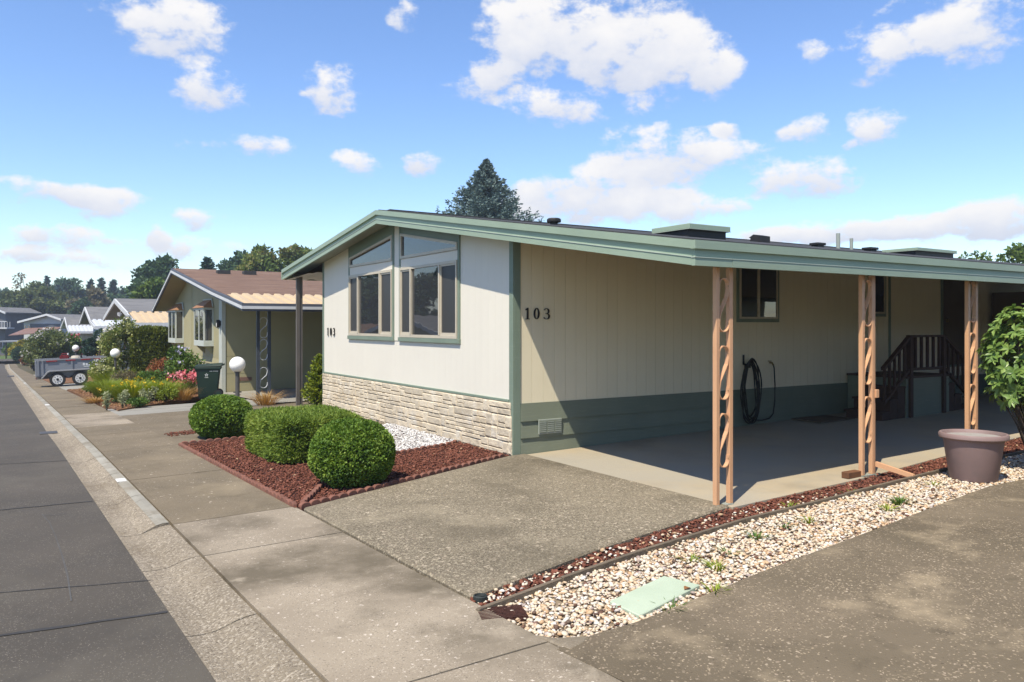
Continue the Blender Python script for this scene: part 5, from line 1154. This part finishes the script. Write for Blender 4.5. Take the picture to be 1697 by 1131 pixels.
for xx in (0, .88):
    wl = MB().lathe([(.20, -.10), (.29, -.10), (.315, -.06), (.315, .06), (.29, .10), (.20, .10)], 30, (xx, -.02, .315), 1).build('wheel', 'tyre', tr, smooth=True)
    MB().lathe([(.205, -.101), (.20, -.112), (.185, -.106), (.12, -.118), (.075, -.122), (.07, -.115), (.01, -.112)], 28, (xx, -.02, .315), 1).build('rim', 'rim', wl, smooth=True)
    MB().lathe([(.05, -.135), (.05, -.10)], 12, (xx, -.02, .315), 1).build('hub_cap', 'black', wl)
    for k in range(8): a = k * math.pi / 4; MB().lathe([(.02, -.008), (.02, .008)], 8, (xx + .135 * math.cos(a), -.02 - .117, .315 + .135 * math.sin(a)), 1).build('slot', 'black', wl)
    B('axle', 'black', tr, xx - .03, xx + .03, .12, W1, .29, .35)
MB().prism([(-.30, .50), (.28, .50), (.44, .34), (.60, .50), (1.2, .50), (1.2, .44), (-.30, .44)], .12, .16, 1).build('suspension', 'trailer', tr)
B('tail_lamp', 'red', tr, L0 - .04, L0 - .005, .16, .28, zb - .14, zb - .06); B('rear_bar', 'brown_metal', tr, L0 - .02, L0 + .5, .14, W1, zb - .14, zb - .041)
MB().tube([(L1, .85, zb - .02), (L1 + 1.1, .85, zb - .04)], .05, 6).build('tongue', 'trailer', tr)
lg = grp('logo', tr)
for k, (w, h) in enumerate(((.09, .13), (.08, .10), (.09, .13), (.05, .15))): B('letter', 'bin_mark', lg, 1.02 + k * .115, 1.02 + k * .115 + w, .131, .1375, .86, .86 + h, bevel=.0)
B('letter', 'bin_mark', lg, 1.05, 1.36, .131, .1375, .80, .835)
def load(name, lab, cat, px, py, d_y, fn):
    x = x_t + px; o = thing(name, lab, cat, (x, y_t + d_y, gz(x_t, y_t) + zb + .02 + .02), group='load in the trailer'); fn(o)
load('fuel_can', 'dark red fuel can poking above the trailer side', 'can', .28, 0, .55, lambda o: (MB().box(-.19, .19, -.12, .12, 0, .84).build('can_body', 'red', o, bevel=.05, seg=2), MB().tube([(-.1, 0, .84), (-.1, 0, .9), (.1, 0, .9), (.1, 0, .84)], .02, 6).build('handle', 'red', o), MB().lathe([(.035, .84), (.035, .92)], 10, (.14, 0, 0)).build('cap', 'white_wall', o)))
load('mower_engine', 'small cream and black mower poking above the trailer side', 'mower', .80, 0, .6, lambda o: (MB().lathe([(.22, 0), (.24, .5), (.20, .76), (.08, .84)], 14).build('engine', 'black', o), MB().lathe([(.16, .66), (.23, .68), (.2, .78), (.12, .80)], 14, (-.05, -.03, .0)).build('shroud', 'beige_frame', o)))
load('tarp_heap', 'low heap of grey brown branches and tarp in the trailer', 'heap', 1.75, 0, .7, lambda o: MB().add([(a * .9, b * .45, (.55 + .26 * math.sin(a * 5 + b * 3) * (1 - abs(b))) * (1 - .5 * abs(a) ** 3)) for a in np.linspace(-1, 1, 12) for b in np.linspace(-1, 1, 7)] , [(i*7+j, i*7+j+1, (i+1)*7+j+1, (i+1)*7+j) for i in range(11) for j in range(6)]).build('tarp', 'brown_metal', o))

# ================================================================== HOUSES FARTHER DOWN THE STREET
def on_x(px, py, x):
    r = ray(px, py); t = (x - CAM[0]) / r[0]; p = CAM + t * r; return float(p[1]), float(p[2])
def far_house(name, label, xr, apex, near, far, wmat, rmat, fmat, aw=None, awmat=None, depth=15.0, ridge_end=None, windows=(), wall_in=1.0, post_m='black'):
    h = thing(name, label, 'house', (0, 0, 0)); (ya, za), (yn, zn), (yf, zf_) = apex, near, far
    def pr(a, b): return [(yf, zf_ - a), (ya, za - a), (yn, zn - a), (yn, zn - b), (ya, za - b), (yf, zf_ - b)]
    r = MB().prism(pr(-.02, .10), xr + .03, depth, 0).build('roof', rmat, h)
    MB().prism(pr(0, .24), xr - .06, xr + .028, 0).build('rake_board', fmat, r); MB().prism(pr(.10, .17), xr + .03, xr + wall_in, 0).build('soffit', 'soffit', r)
    g0 = gz(0, ya) - .4; y0, y1 = yn + .35, yf - .55; zz = lambda y: (za + (zn - za) * (ya - y) / (ya - yn) if y < ya else za + (zf_ - za) * (y - ya) / (yf - ya)) - .14
    MB().prism([(y0, g0), (y1, g0), (y1, zz(y1)), (ya, zz(ya)), (y0, zz(y0))], xr + wall_in, depth - .2, 0).build('wall', wmat, h)
    xw = xr + wall_in
    for (u0, u1, v0, v1) in windows:
        a, b = y0 + (y1 - y0) * u0, y0 + (y1 - y0) * u1; w = B('window', fmat, h, xw - .06, xw - .001, a, b, v0, v1); B('pane', 'glass_clear', w, xw - .068, xw - .061, a + .08, (a + b) / 2 - .04, v0 + .08, v1 - .08); B('pane', 'glass_clear', w, xw - .068, xw - .061, (a + b) / 2 + .04, b - .08, v0 + .08, v1 - .08)
    if aw:
        (yw, zw) = aw; corrugated('awning', awmat, h, xr + .05, depth, yn + .12, zn + .02, yw, zw + .06, .36, .05); B('awning_fascia', fmat, h, xr, depth, yw - .06, yw, zw - .14, zw + .10)
        MB().prism([(yn + .1, zn - .02), (yw - .05, zw + .08), (yw - .05, zw - .12), (yn + .1, zn - .24)], xr - .055, xr + .02, 0).build('awning_rake', fmat, h)
        for k in range(3): B('awning_post', post_m, h, xr + .4 + 3.2*k, xr + .48 + 3.2*k, yw + .1, yw + .18, gz(0, yw) - .1, zw - .05)
    return h
far_house('grey_roof_house', 'grey shingled gable house with tan ribbed awning beyond the olive house', -1.2, on_x(191, 495.5, -1.2), on_x(211.8, 518, -1.2), on_x(172.4, 526.5, -1.2), 'blue_wall', 'g_shingle', 'n_white', on_x(225, 538.5, -1.2), 'awning_tan', 14, windows=((.3, .62, -.2, 1.3), (.72, .9, .2, 1.3)))
far_house('grey_roof_house', 'pale blue gable house with grey roof and short white awning', -1.2, on_x(141, 509, -1.2), on_x(149.5, 530.5, -1.2), on_x(132.2, 534.5, -1.2), 'blue_wall', 'g_shingle', 'n_white', on_x(157.5, 543, -1.2), 'awning_white', 12, windows=((.15, .42, -1.0, .8), (.55, .85, -1.0, .8)))
far_house('grey_roof_house', 'farthest grey roofed gable house with white ribbed awning', -1.2, on_x(107.4, 526, -1.2), on_x(110.6, 540, -1.2), on_x(100.8, 543, -1.2), 'white_wall', 'g_shingle', 'n_white', on_x(114.5, 551, -1.2), 'awning_white', 13, windows=((.3, .7, -1.6, 0),))
o = thing('orange_board', 'orange board standing under the tan awning', 'board', (1.3, 34.4, gz(1.3, 34.4))); B('panel', 'orange', o, -.15, .15, 0, .04, .1, 2.75); B('foot', 'orange', o, -.2, .2, -.2, .2, 0, .1)
# house with its gable end across the junction
def cross_house(label, pxl, pxa, pxr, pyl, pya, pyr, d, wm, rm, fm, name='gable_house', depth=9.0, lower=None):
    (xl, yl), (xa, ya), (xr_, yr_) = at(pxl, d), at(pxa, d), at(pxr, d); zl, za, zr = zat(pyl, d), zat(pya, d), zat(pyr, d)
    c = Vector((xr_ - xl, yr_ - yl, 0)); wlen = c.length; rz = math.atan2(c.y, c.x); g = gz(xl, yl)
    h = thing(name, label, 'house', (xl, yl, g), rz); al = (Vector((xa - xl, ya - yl, 0))).length
    zl, za, zr = zl - g, za - g, zr - g
    MB().prism([(0, zl), (al, za), (wlen, zr), (wlen, zr - .2), (al, za - .2), (0, zl - .2)], -.7, depth, 1).build('roof', rm, h)
    MB().prism([(0, zl + .01), (al, za + .01), (wlen, zr + .01), (wlen, zr - .28), (al, za - .28), (0, zl - .28)], -.8, -.705, 1).build('rake_board', fm, h)
    MB().prism([(.5, -.3), (wlen - .5, -.3), (wlen - .5, zr - .1), (al, za - .3), (.5, zl - .1)], 0, depth - .3, 1).build('wall', wm, h)
    if lower:
        B('recess_shade_panel', 'shade_wall', h, .12 * wlen + .7, wlen - .6, -.06, -.001, zl - 2.1, zl - .35)  # flat dark panel on the wall, its colour stands for the shade in a recess
        for k in range(2): w = B('window', fm, h, .55 + k*.5, .95 + k * .5, -.05, -.001, zl - 1.6, zl - .5); B('pane', 'glass_clear', w, .6 + k*.5, .9 + k*.5, -.055, -.051, zl - 1.5, zl - .6)
    else:
        for k in range(2): w = B('window', fm, h, wlen * (.2 + .4*k), wlen * (.4 + .4*k), -.06, -.001, .9, 2.0); B('pane', 'glass_clear', w, wlen * (.2 + .4*k) + .1, wlen * (.4 + .4*k) - .1, -.07, -.061, 1.0, 1.9)
    return h, wlen, zl
h6, w6, z6 = cross_house('pale grey gable house facing the street end with a brown canopy', 34, 82, 106, 533, 520.5, 529, 118, 'grey_wall', 'g_shingle', 'n_white', lower=True)
MB().add([(1.4, -.8, z6 - 1.0), (w6 + .3, -.8, z6 - .8), (w6 + .3, -4.2, z6 - 1.55), (0.9, -4.2, z6 - 2.0), (1.4, -.8, z6 - 1.1), (w6 + .3, -.8, z6 - .9), (w6 + .3, -4.2, z6 - 1.65), (0.9, -4.2, z6 - 2.1)], [(0,1,2,3),(4,7,6,5),(0,4,5,1),(1,5,6,2),(2,6,7,3),(3,7,4,0)]).build('brown_canopy', 'brown_canopy', h6)
cp = thing('flat_carport', 'flat grey carport roof on dark posts in front of the far gable house', 'carport', (*at(32, 108), gz(*at(32, 108)))); cp.rotation_euler.z = -.3
B('canopy', 'grey_canopy', cp, -2.1, 2.4, -1.5, 2.5, 2.25, 2.42)
for xx in (-1.3, .0, .9, 2.0): B('post', 'black', cp, xx, xx + .14, -1.2, -1.06, 0, 2.25)
cross_house('white house glimpsed between the trees above the far roofs', 105, 106.5, 128, 504.5, 504, 504, 170, 'white_wall', 'g_shingle', 'white_wall', 'white_house')
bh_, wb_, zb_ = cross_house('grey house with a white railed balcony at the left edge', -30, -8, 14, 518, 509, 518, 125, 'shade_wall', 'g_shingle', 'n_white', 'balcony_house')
bal = grp('balcony', bh_); B('deck', 'n_white', bal, wb_ * .45, wb_ + 1.0, -2.0, -.05, zb_ - 2.6, zb_ - 2.4); B('rail', 'n_white', bal, wb_ * .45, wb_ + 1.0, -2.0, -1.92, zb_ - 1.5, zb_ - 1.4)
for k in range(10): B('baluster', 'n_white', bal, wb_ * .45 + k * .42, wb_ * .45 + k * .42 + .05, -1.98, -1.94, zb_ - 2.4, zb_ - 1.5)

# ------------------------------------------------------------------ houses across the street (seen mirrored in the front windows)
def opp(label, y0, wm, rm):
    h = thing('opposite_house', label, 'house', (0, 0, 0), group='houses across the street mirrored in the front windows'); g = gz(-17, y0 + 5) - .1; x0 = -17.5; q = g + .16
    pf = [(y0 - 1.2, 2.55 + q), (y0 + 5, 3.7 + q), (y0 + 11.2, 2.55 + q)]
    r = MB().prism(pf + [(y, z - .2) for y, z in pf[::-1]], x0 - 13, x0 + .8, 0).build('roof', rm, h); MB().prism([(y, z + .01) for y, z in pf] + [(y, z - .25) for y, z in pf[::-1]], x0 + .801, x0 + .86, 0).build('rake_board', 'n_white', r)
    MB().prism([(y0, g), (y0 + 10, g), (y0 + 10, 2.6 + q), (y0 + 5, 3.5 + q), (y0, 2.6 + q)], x0 - 12.5, x0, 0).build('wall', wm, h)
    for k in range(2): w = B('window', 'n_white', h, x0 + .001, x0 + .06, y0 + 1.5 + 4*k, y0 + 3.9 + 4*k, .9 + q, 2.2 + q); B('pane', 'glass_clear', w, x0 + .061, x0 + .07, y0 + 1.6 + 4*k, y0 + 3.8 + 4*k, 1.0 + q, 2.1 + q)
    B('carport_roof', 'n_white', h, x0 - 8, x0 + .6, y0 - 4.5, y0 - 1.1, 2.25 + q, 2.5 + q)
    for k in range(3): B('post', 'n_white', h, x0 + .3 - 3*k, x0 + .4 - 3*k, y0 - 4.3, y0 - 4.2, g, 2.3 + q)
opp('opposite house with tan walls mirrored in the right front window', 36, 'n_wall', 'g_shingle'); opp('opposite house with grey walls mirrored in the left front window', 53, 'grey_wall', 'n_shingle'); opp('opposite house with pale blue walls mirrored at the left edge of the windows', 70, 'blue_wall', 'n_shingle')
for i, (x, y, h) in enumerate(((-30, 58, 10), (-33, 50, 11), (-27, 68, 9), (-30, 80, 11), (-25, 92, 10), (-38, 42, 10))):
    tree('leafy_tree', ['leafy tree mirrored highest in the right front window', 'dark tree mirrored at the right side of the right window', 'tree mirrored between the two front windows', 'tree mirrored in the left front window', 'tree mirrored at the far left pane', 'tree behind the tan opposite house'][i], (x, y, gz(x, y) - .1), h, h * .48, h * .40, h * .58, 60, 110, 'dark_tree_leaf', .55, 200 + i, 'trees behind the opposite houses')
# unseen next home on the near side, added to shade the carport from the open sky
h = thing('added_shade_home', 'unseen pale home across the weathered driveway, added to shade the carport', 'house', (0, 0, 0)); pf = [(-8.7, 2.95), (-13.2, 3.75), (-19.5, 2.7)]
MB().prism([(y, z) for y, z in pf] + [(y, z - .22) for y, z in pf[::-1]], -.2, 17, 0).build('roof', 'g_shingle', h); MB().prism([(-9.3, -.1), (-17.3, -.1), (-17.3, 2.9), (-13.2, 3.55), (-9.3, 2.85)], .4, 16.5, 0).build('wall', 'n_wall', h)
for k in range(3): w = B('window', 'n_white', h, 3 + 4*k, 4.3 + 4*k, -9.3, -9.24, 1.4, 2.4); B('pane', 'glass_clear', w, 3.08 + 4*k, 4.22 + 4*k, -9.24, -9.23, 1.48, 2.32)

# ================================================================== TREES AND GARDENS
def pl_(px, d): x, y = at(px, d); return (x, y, gz(x, y) - .05)
def T(kind, label, px, d, top, wpx, m, seed, **kw):
    b = pl_(px, d); h = zat(top, d) - b[2]; r = wpx * d / F / 2
    if kind == 'con': return conifer('conifer', label, b, h, r, kw.pop('nb', 90), m, kw.pop('leaf', .5), seed, 'background trees', **kw)
    cz = kw.pop('cz', .62) * h; return tree('leafy_tree', label, b, h, r, h - cz, cz, kw.pop('nc', 60), kw.pop('per', 110), m, kw.pop('leaf', .45), seed, 'background trees', **kw)
T('con', 'blue green spruce rising behind the roof ridge', 806, 55, 266, 400, 'spruce_leaf', 301, nb=270, leaf=.24, per=270, start=.3, power=1.0, droop=.05, upsw=.30, lift=.22)
T('dec', 'green tree turning brown above the brown roof', 434, 72, 406, 74, 'autumn_tree_leaf', 302, nc=80, cz=.66, leaf=.34, per=170)
T('dec', 'slim green tree beside the main roof tip', 484, 76, 404, 40, 'autumn_tree_leaf', 303, nc=46, cz=.62, leaf=.34, per=160)
T('dec', 'narrow browning tree just left of the main roof', 506, 78, 406, 26, 'autumn_tree_leaf', 304, nc=30, cz=.62, leaf=.34, per=150)
T('dec', 'dark round tree behind the browning tree', 396, 95, 424, 60, 'dark_tree_leaf', 305, nc=50, leaf=.5, per=150)
T('con', 'dark cedar tip above the brown roof ridge', 344, 82, 429, 120, 'conifer_leaf', 306, nb=70, start=.45, droop=.05, leaf=.5, per=60, power=.8)
T('dec', 'low dark tree behind the brown ridge', 362, 88, 441, 60, 'dark_tree_leaf', 330, nc=40, leaf=.5, per=120)
T('dec', 'tall blue green tree left of the brown roof', 264, 90, 430, 66, 'dark_tree_leaf', 307, nc=80, cz=.66, leaf=.5, per=150, hollow=.35)
T('dec', 'smaller dark tree at the left of the tall tree', 232, 92, 446, 40, 'dark_tree_leaf', 308, nc=40, leaf=.45, per=110)
T('dec', 'brighter green tree in front of the tall dark tree', 258, 76, 456, 54, 'green_tree_leaf', 309, nc=60, leaf=.42, per=150)
for px, top, s in ((150, 465, 1), (168, 463, 2), (187, 465, 3), (205, 479, 4)): T('con', ['', 'first of three pointed firs above the far roofs, leftmost', 'middle of three pointed firs above the far roofs', 'right of three pointed firs above the far roofs', 'lower fir right of the three pointed firs'][s], px, 165, top, 44, 'conifer_leaf', 310 + s, nb=80, leaf=.9, per=44, droop=.3)
T('dec', 'brownish olive tree below the pointed firs', 152, 140, 483, 58, 'brown_tree_leaf', 316, nc=50, leaf=.7, per=130)
T('dec', 'dark green tree mass right of the brownish tree', 190, 150, 488, 60, 'dark_tree_leaf', 317, nc=50, leaf=.7, per=130)
T('dec', 'broad olive green tree behind the far gable house', 62, 142, 476, 92, 'olive_tree_leaf', 318, nc=90, leaf=.7, per=150)
T('dec', 'low olive tree at the far left', 24, 140, 490, 70, 'olive_tree_leaf', 319, nc=60, leaf=.7, per=130)
T('dec', 'sparse airy tree standing above the far left trees', 46, 160, 455, 54, 'brown_tree_leaf', 320, nc=40, leaf=.5, per=26, clump=.2, limbs=24, cz=.7)
T('con', 'thin dark conifer above the olive trees', 78, 168, 459, 40, 'blue_conifer_leaf', 321, nb=60, leaf=.9, per=40)
T('dec', 'tall blue green tree above the white house', 116, 165, 461, 50, 'dark_tree_leaf', 322, nc=60, leaf=.8, per=120)
T('con', 'dark conifer beside the tall blue green tree', 98, 160, 474, 46, 'blue_conifer_leaf', 323, nb=60, leaf=.9, per=40)
T('dec', 'dark tree before the white house', 136, 130, 498, 34, 'dark_tree_leaf', 324, nc=30, leaf=.5, per=110)
T('dec', 'dark hedge tree at the left edge beyond the junction', 4, 128, 552, 34, 'dark_tree_leaf', 325, nc=30, leaf=.5, per=120, cz=.5)
T('dec', 'pale green tree top above the carport roof at right', 1620, 52, 405, 56, 'green_tree_leaf', 326, nc=26, leaf=.28, per=36, hollow=.7, clump=.22)
T('dec', 'darker tree top at the right edge above the roof', 1692, 48, 394, 84, 'green_tree_leaf', 327, nc=44, leaf=.28, per=80, clump=.22)
# background hillside of trees closing the horizon
def wood(label, px0, px1, d, top, m, seed, n=16000, leaf=1.2):
    r = np.random.default_rng(seed); a = r.random(n); P = np.zeros((n, 3)); dd = d + r.uniform(-15, 15, n); px = px0 + (px1 - px0) * a
    hh = zat(top, d) + 4.0 + 2.2 * wobble(np.stack([px / 40., px * 0, px * 0], 1), seed, .7, 4)
    for i in range(n): x, y = at(px[i], dd[i]); P[i] = (x, y, -3.2 + (hh[i] + 3.2) * r.random() ** .7)
    o = leaves(P, r.normal(size=(n, 3)) + np.array([0, 0, .2]), leaf * .4, leaf, 'distant_wood', m, None, rnd=np.clip(r.normal(.45, .2, n), 0, 1)); tag(o, label, 'wood', kind='stuff')
wood('far dark belt of trees closing the view down the street', -260, 420, 230, 512, 'dark_tree_leaf', 400)
wood('far belt of trees hidden behind the houses to the right', 420, 2300, 150, 500, 'dark_tree_leaf', 401, 20000)
# front gardens
fb = [(-3.93, 12.1), (-1.75, 14.9), (-.9, 16.6), (-.5, 16.9), (-.5, 26.1), (-4.33, 26.1)]
tag(slab('flower_bed', fb, 'duff', .03, .12), kind='structure')
fb2 = [(-4.55, 34), (-.3, 34), (-.3, 49.8), (-4.85, 49.8)]; tag(slab('second_flower_bed', fb2, 'duff', .02, .12), kind='structure')
stones('leaf_litter', fb, 4200, .012, .038, 'litter', .035, 'orange brown leaf litter covering the neighbour flower bed', 'litter', flat=.3, jag=.45)
def gp(p): x, y = G2(*p); return (x, y, gz(x, y) + .01), float(np.dot(np.array([x, y, 0]) - CAM * np.array([1, 1, 0]), FWD))
def GB(label, p, w, h, m, n, leaf, seed, petal=None, np_=0, psize=.07, name='flowering_shrub', cat='shrub', **kw):
    b, d = gp(p); return bush(name, label, cat, b, w*d/F/2, w*d/F/2, h*d/F, n, m, leaf, seed, 'plants in the neighbour flower bed', petal, np_, psize, **kw)
def GT(label, p, w, h, m, n, seed, petal=None, np_=0, psize=.05, wd=.008, name='border_plant', bend=.7): b, d = gp(p); return tuft(name, label, 'plant', b, n, h*d/F, w*d/F/1.4, m, seed, 'plants in the neighbour flower bed', wd, petal, np_, psize, bend)
GB('tall leafy shrub with lilac flowers left of the green bin', (304, 654), 56, 78, 'garden_green', 3800, .085, 501, 'lilac_petal', 16, .11, clump=.42)
GT('pink and coral flowers beside the green bin', (312, 656), 26, 34, 'garden_green', 200, 502, 'pink_petal', 60, .10, name='pink_flowers')
GT('low straw coloured grasses at the foot of the lilac flowered shrub', (300, 664), 40, 22, 'dry_leaf', 260, 503)
GB('rust red shrub in front of the tan bay window', (268, 640), 42, 42, 'rust_leaf', 3000, .07, 504, clump=.45)
GB('golden yellow shrub beside the rust red shrub', (240, 636), 40, 34, 'yellow_leaf', 2600, .07, 505, clump=.45)
GB('bright green leafy plant below the golden shrub', (250, 658), 48, 40, 'garden_green', 3000, .08, 506, clump=.42)
GB('brown olive spreading shrub in the middle of the flower bed', (212, 652), 50, 36, 'brown_tree_leaf', 2800, .06, 507, clump=.45)
GT('lime green grassy mound at the left end of the flower bed', (178, 660), 44, 30, 'lime_grass', 1500, 508)
GT('second lime green mound behind the lamp post', (190, 648), 50, 34, 'lime_grass', 1200, 509)
GT('yellow flowered lime mound in the middle of the bed', (222, 668), 60, 36, 'lime_grass', 1400, 510, 'gold_petal', 30, .06)
GT('yellow green mound near the bin end of the bed', (268, 664), 50, 32, 'lime_grass', 1200, 511)
GB('yellow flowered plant at the centre of the bed', (230, 660), 26, 34, 'garden_green', 900, .06, 512, 'gold_petal', 40, .08)
GB('low dark green plant at the front left of the bed', (152, 654), 26, 20, 'garden_green', 1200, .06, 513)
for i, p in enumerate(((177, 681), (209, 676), (203, 679), (236, 673), (256, 668), (246, 671))): GB(['silver woolly plant nearest the pavement corner of the flower bed', 'silver woolly plant second along the bed edge', 'short silver woolly plant by the second one', 'silver woolly plant in the middle of the bed edge', 'silver woolly plant toward the bin end', 'thin silver woolly plant between two others'][i], p, 11, 30 - 2 * (i % 3), 'silver_leaf', 190, .055, 520 + i, name='silver_plant', cat='plant', clump=.4)
GB('leafy green mound filling the front of the bed below the lamp', (196, 668), 44, 24, 'garden_green', 2200, .06, 534, clump=.45)
GB('low green plant at the bed edge nearest the driveway', (228, 676), 30, 16, 'garden_green', 1500, .05, 535, clump=.45)
GB('fresh green plant left of the straw coloured grasses', (276, 668), 34, 24, 'thuja_leaf', 1500, .05, 536, clump=.45)
GB('pale flowered plant behind the yellow flowers', (232, 650), 34, 30, 'variegated_leaf', 1400, .06, 537, 'white_petal', 14, .08, clump=.45)
GB('purple brown shrub behind the nearer globe lamp', (204, 628), 50, 28, 'rust_leaf', 1500, .08, 530)
GT('spiky sword leaved plant behind the lamp post', (210, 626), 44, 42, 'garden_green', 60, 531, wd=.03, name='spiky_plant', bend=1.0)
GT('dry brown grass at the corner of the flower bed', (160, 668), 40, 10, 'dry_leaf', 260, 532)
hx0 = at(228, 31)[0]; b = pl_(254, 33.5); box_hedge('cedar_hedge', 'tall clipped cedar hedge beside the tan bay window', 'hedge', (b[0], b[1], b[2]), 1.45, 1.3, zat(545.5, 33) - b[2], 15000, 'cedar_hedge_leaf', .16, .03, 540, .05, rz=-.45)
b = pl_(200, 33.0); bush('variegated_shrub', 'tall cream and green variegated shrub with white blossoms behind the trailer', 'shrub', b, .85, .85, zat(524, 33) - b[2], 7000, 'variegated_leaf', .10, 541, None, 'white_petal', 42, .14, clump=.30, nclump=46)
b = pl_(172, 30.0); bush('variegated_shrub', 'lower variegated shrub overhanging the front of the trailer', 'shrub', b, .5, .5, zat(592, 31) - b[2], 3400, 'variegated_leaf', .09, 542, None, 'white_petal', 8, .1, clump=.34)
b = pl_(160, 48); pm = thing('cloud_pruned_tree', 'dark green cloud pruned tree with rounded pads', 'tree', b)
for i, (px, py, r) in enumerate(((172, 556, 14), (154, 568, 9), (163, 578, 11), (148, 582, 9), (176, 580, 8), (145, 570, 7))):
    x, y = at(px, 48 + .3 * (i % 3)); c = np.array([x, y, zat(py, 48)]) - np.array(b); R = r * 48 / F; dv = sphere_pts(1300); leaves(c + dv * R * np.array([1, 1, .75]) * (1 - .12 * rng.random((1300, 1))), dv + rng.normal(0, .5, dv.shape), .03, .11, 'foliage_pad', 'conifer_leaf', pm)
    MB().tube([(0, 0, 0), tuple(c * np.array([.4, .4, .6])), tuple(c)], [.09, .06, .03], 6).build('branch', 'bark', pm)
for i, (px, w, top, lab) in enumerate(((78, 70, 546, 'large rose bush with cream flowers beyond the trailer'), (112, 46, 556, 'rose bush with pink flowers beyond the trailer'), (58, 34, 552, 'left rose bush with pale flowers'))):
    b = pl_(px, 62 + 4*i); d_ = 62 + 4*i; bush('rose_bush', lab, 'shrub', b, w*d_/F/2, w*d_/F/2, zat(top, d_) - b[2], 5000, 'olive_tree_leaf' if i != 1 else 'garden_green', .22, 550 + i, 'rose bushes beyond the trailer', 'pink_petal' if i == 1 else 'white_petal', 60, .2, clump=.4, low=.35)
for i, (p, w, h, m, lab) in enumerate((((40, 597), 34, 29, 'yellow_leaf', 'yellow green rounded bush near the junction'), ((30, 601), 10, 20, 'dark_tree_leaf', 'small dark bush beside the yellow green bush'), ((48, 604), 18, 10, 'rust_leaf', 'low rusty plant at the kerb near the junction'), ((17, 588), 14, 14, 'garden_green', 'small round green bush across the junction'), ((84, 606), 20, 24, 'gold_petal', 'yellow flowering shrub behind the trailer'), ((70, 612), 26, 16, 'brown_tree_leaf', 'grey brown low shrub left of the trailer'), ((28, 578), 18, 18, 'olive_tree_leaf', 'grey green rounded bush under the far carport'))):
    b, d_ = gp(p); bush('garden_bush', lab, 'shrub', b, w*d_/F/2, w*d_/F/2, h*d_/F, 2600, m, .0045*d_, 560 + i, 'bushes near the junction', clump=.45)
fx, fy = G2(62, 606); fnc = thing('slatted_fence', 'short white slatted fence panel among the far gardens', 'fence', (fx, fy, gz(fx, fy)), -.25)
for k in range(8): B('slat', 'white_wall', fnc, -.55, .55, 0, .04, .05 + k*.2, .05 + k*.2 + .16)
for xx in (-.55, .5): B('fence_post', 'white_wall', fnc, xx, xx + .08, .041, .1, 0, 1.75)
for i, p in enumerate(((38, 603), (46, 604), (50, 602), (33, 600))): x, y = G2(*p); tag(MB().lathe([(.02, 0), (.28, .02), (.3, .15), (.2, .27), (.03, .31)], 9).build('rock', 'stone', None, loc=(x, y, gz(x, y) - .03)), ['pale rock at the kerb by the rusty plant', 'larger pale rock right of the rusty plant', 'pale rock nearest the trailer', 'pale rock nearest the junction'][i], 'rock', 'rocks along the far kerb')

# thin summer haze filling the air over the whole street
hz = tag(MB().box(-915, 915, -75, 915, gz(-10, 200) - 1.5, 19.0).build('haze', None), 'thin summer haze over the street', 'haze', kind='stuff')
hm, hnt = newmat('haze'); pv = hnt.nodes.new('ShaderNodeVolumePrincipled'); pv.inputs['Color'].default_value = (0.80, 0.88, 1.0, 1); pv.inputs['Density'].default_value = 0.0008; pv.inputs['Anisotropy'].default_value = 0.3
ho = hnt.nodes.new('ShaderNodeOutputMaterial'); hnt.links.new(pv.outputs[0], ho.inputs['Volume']); hz.data.materials.append(hm)
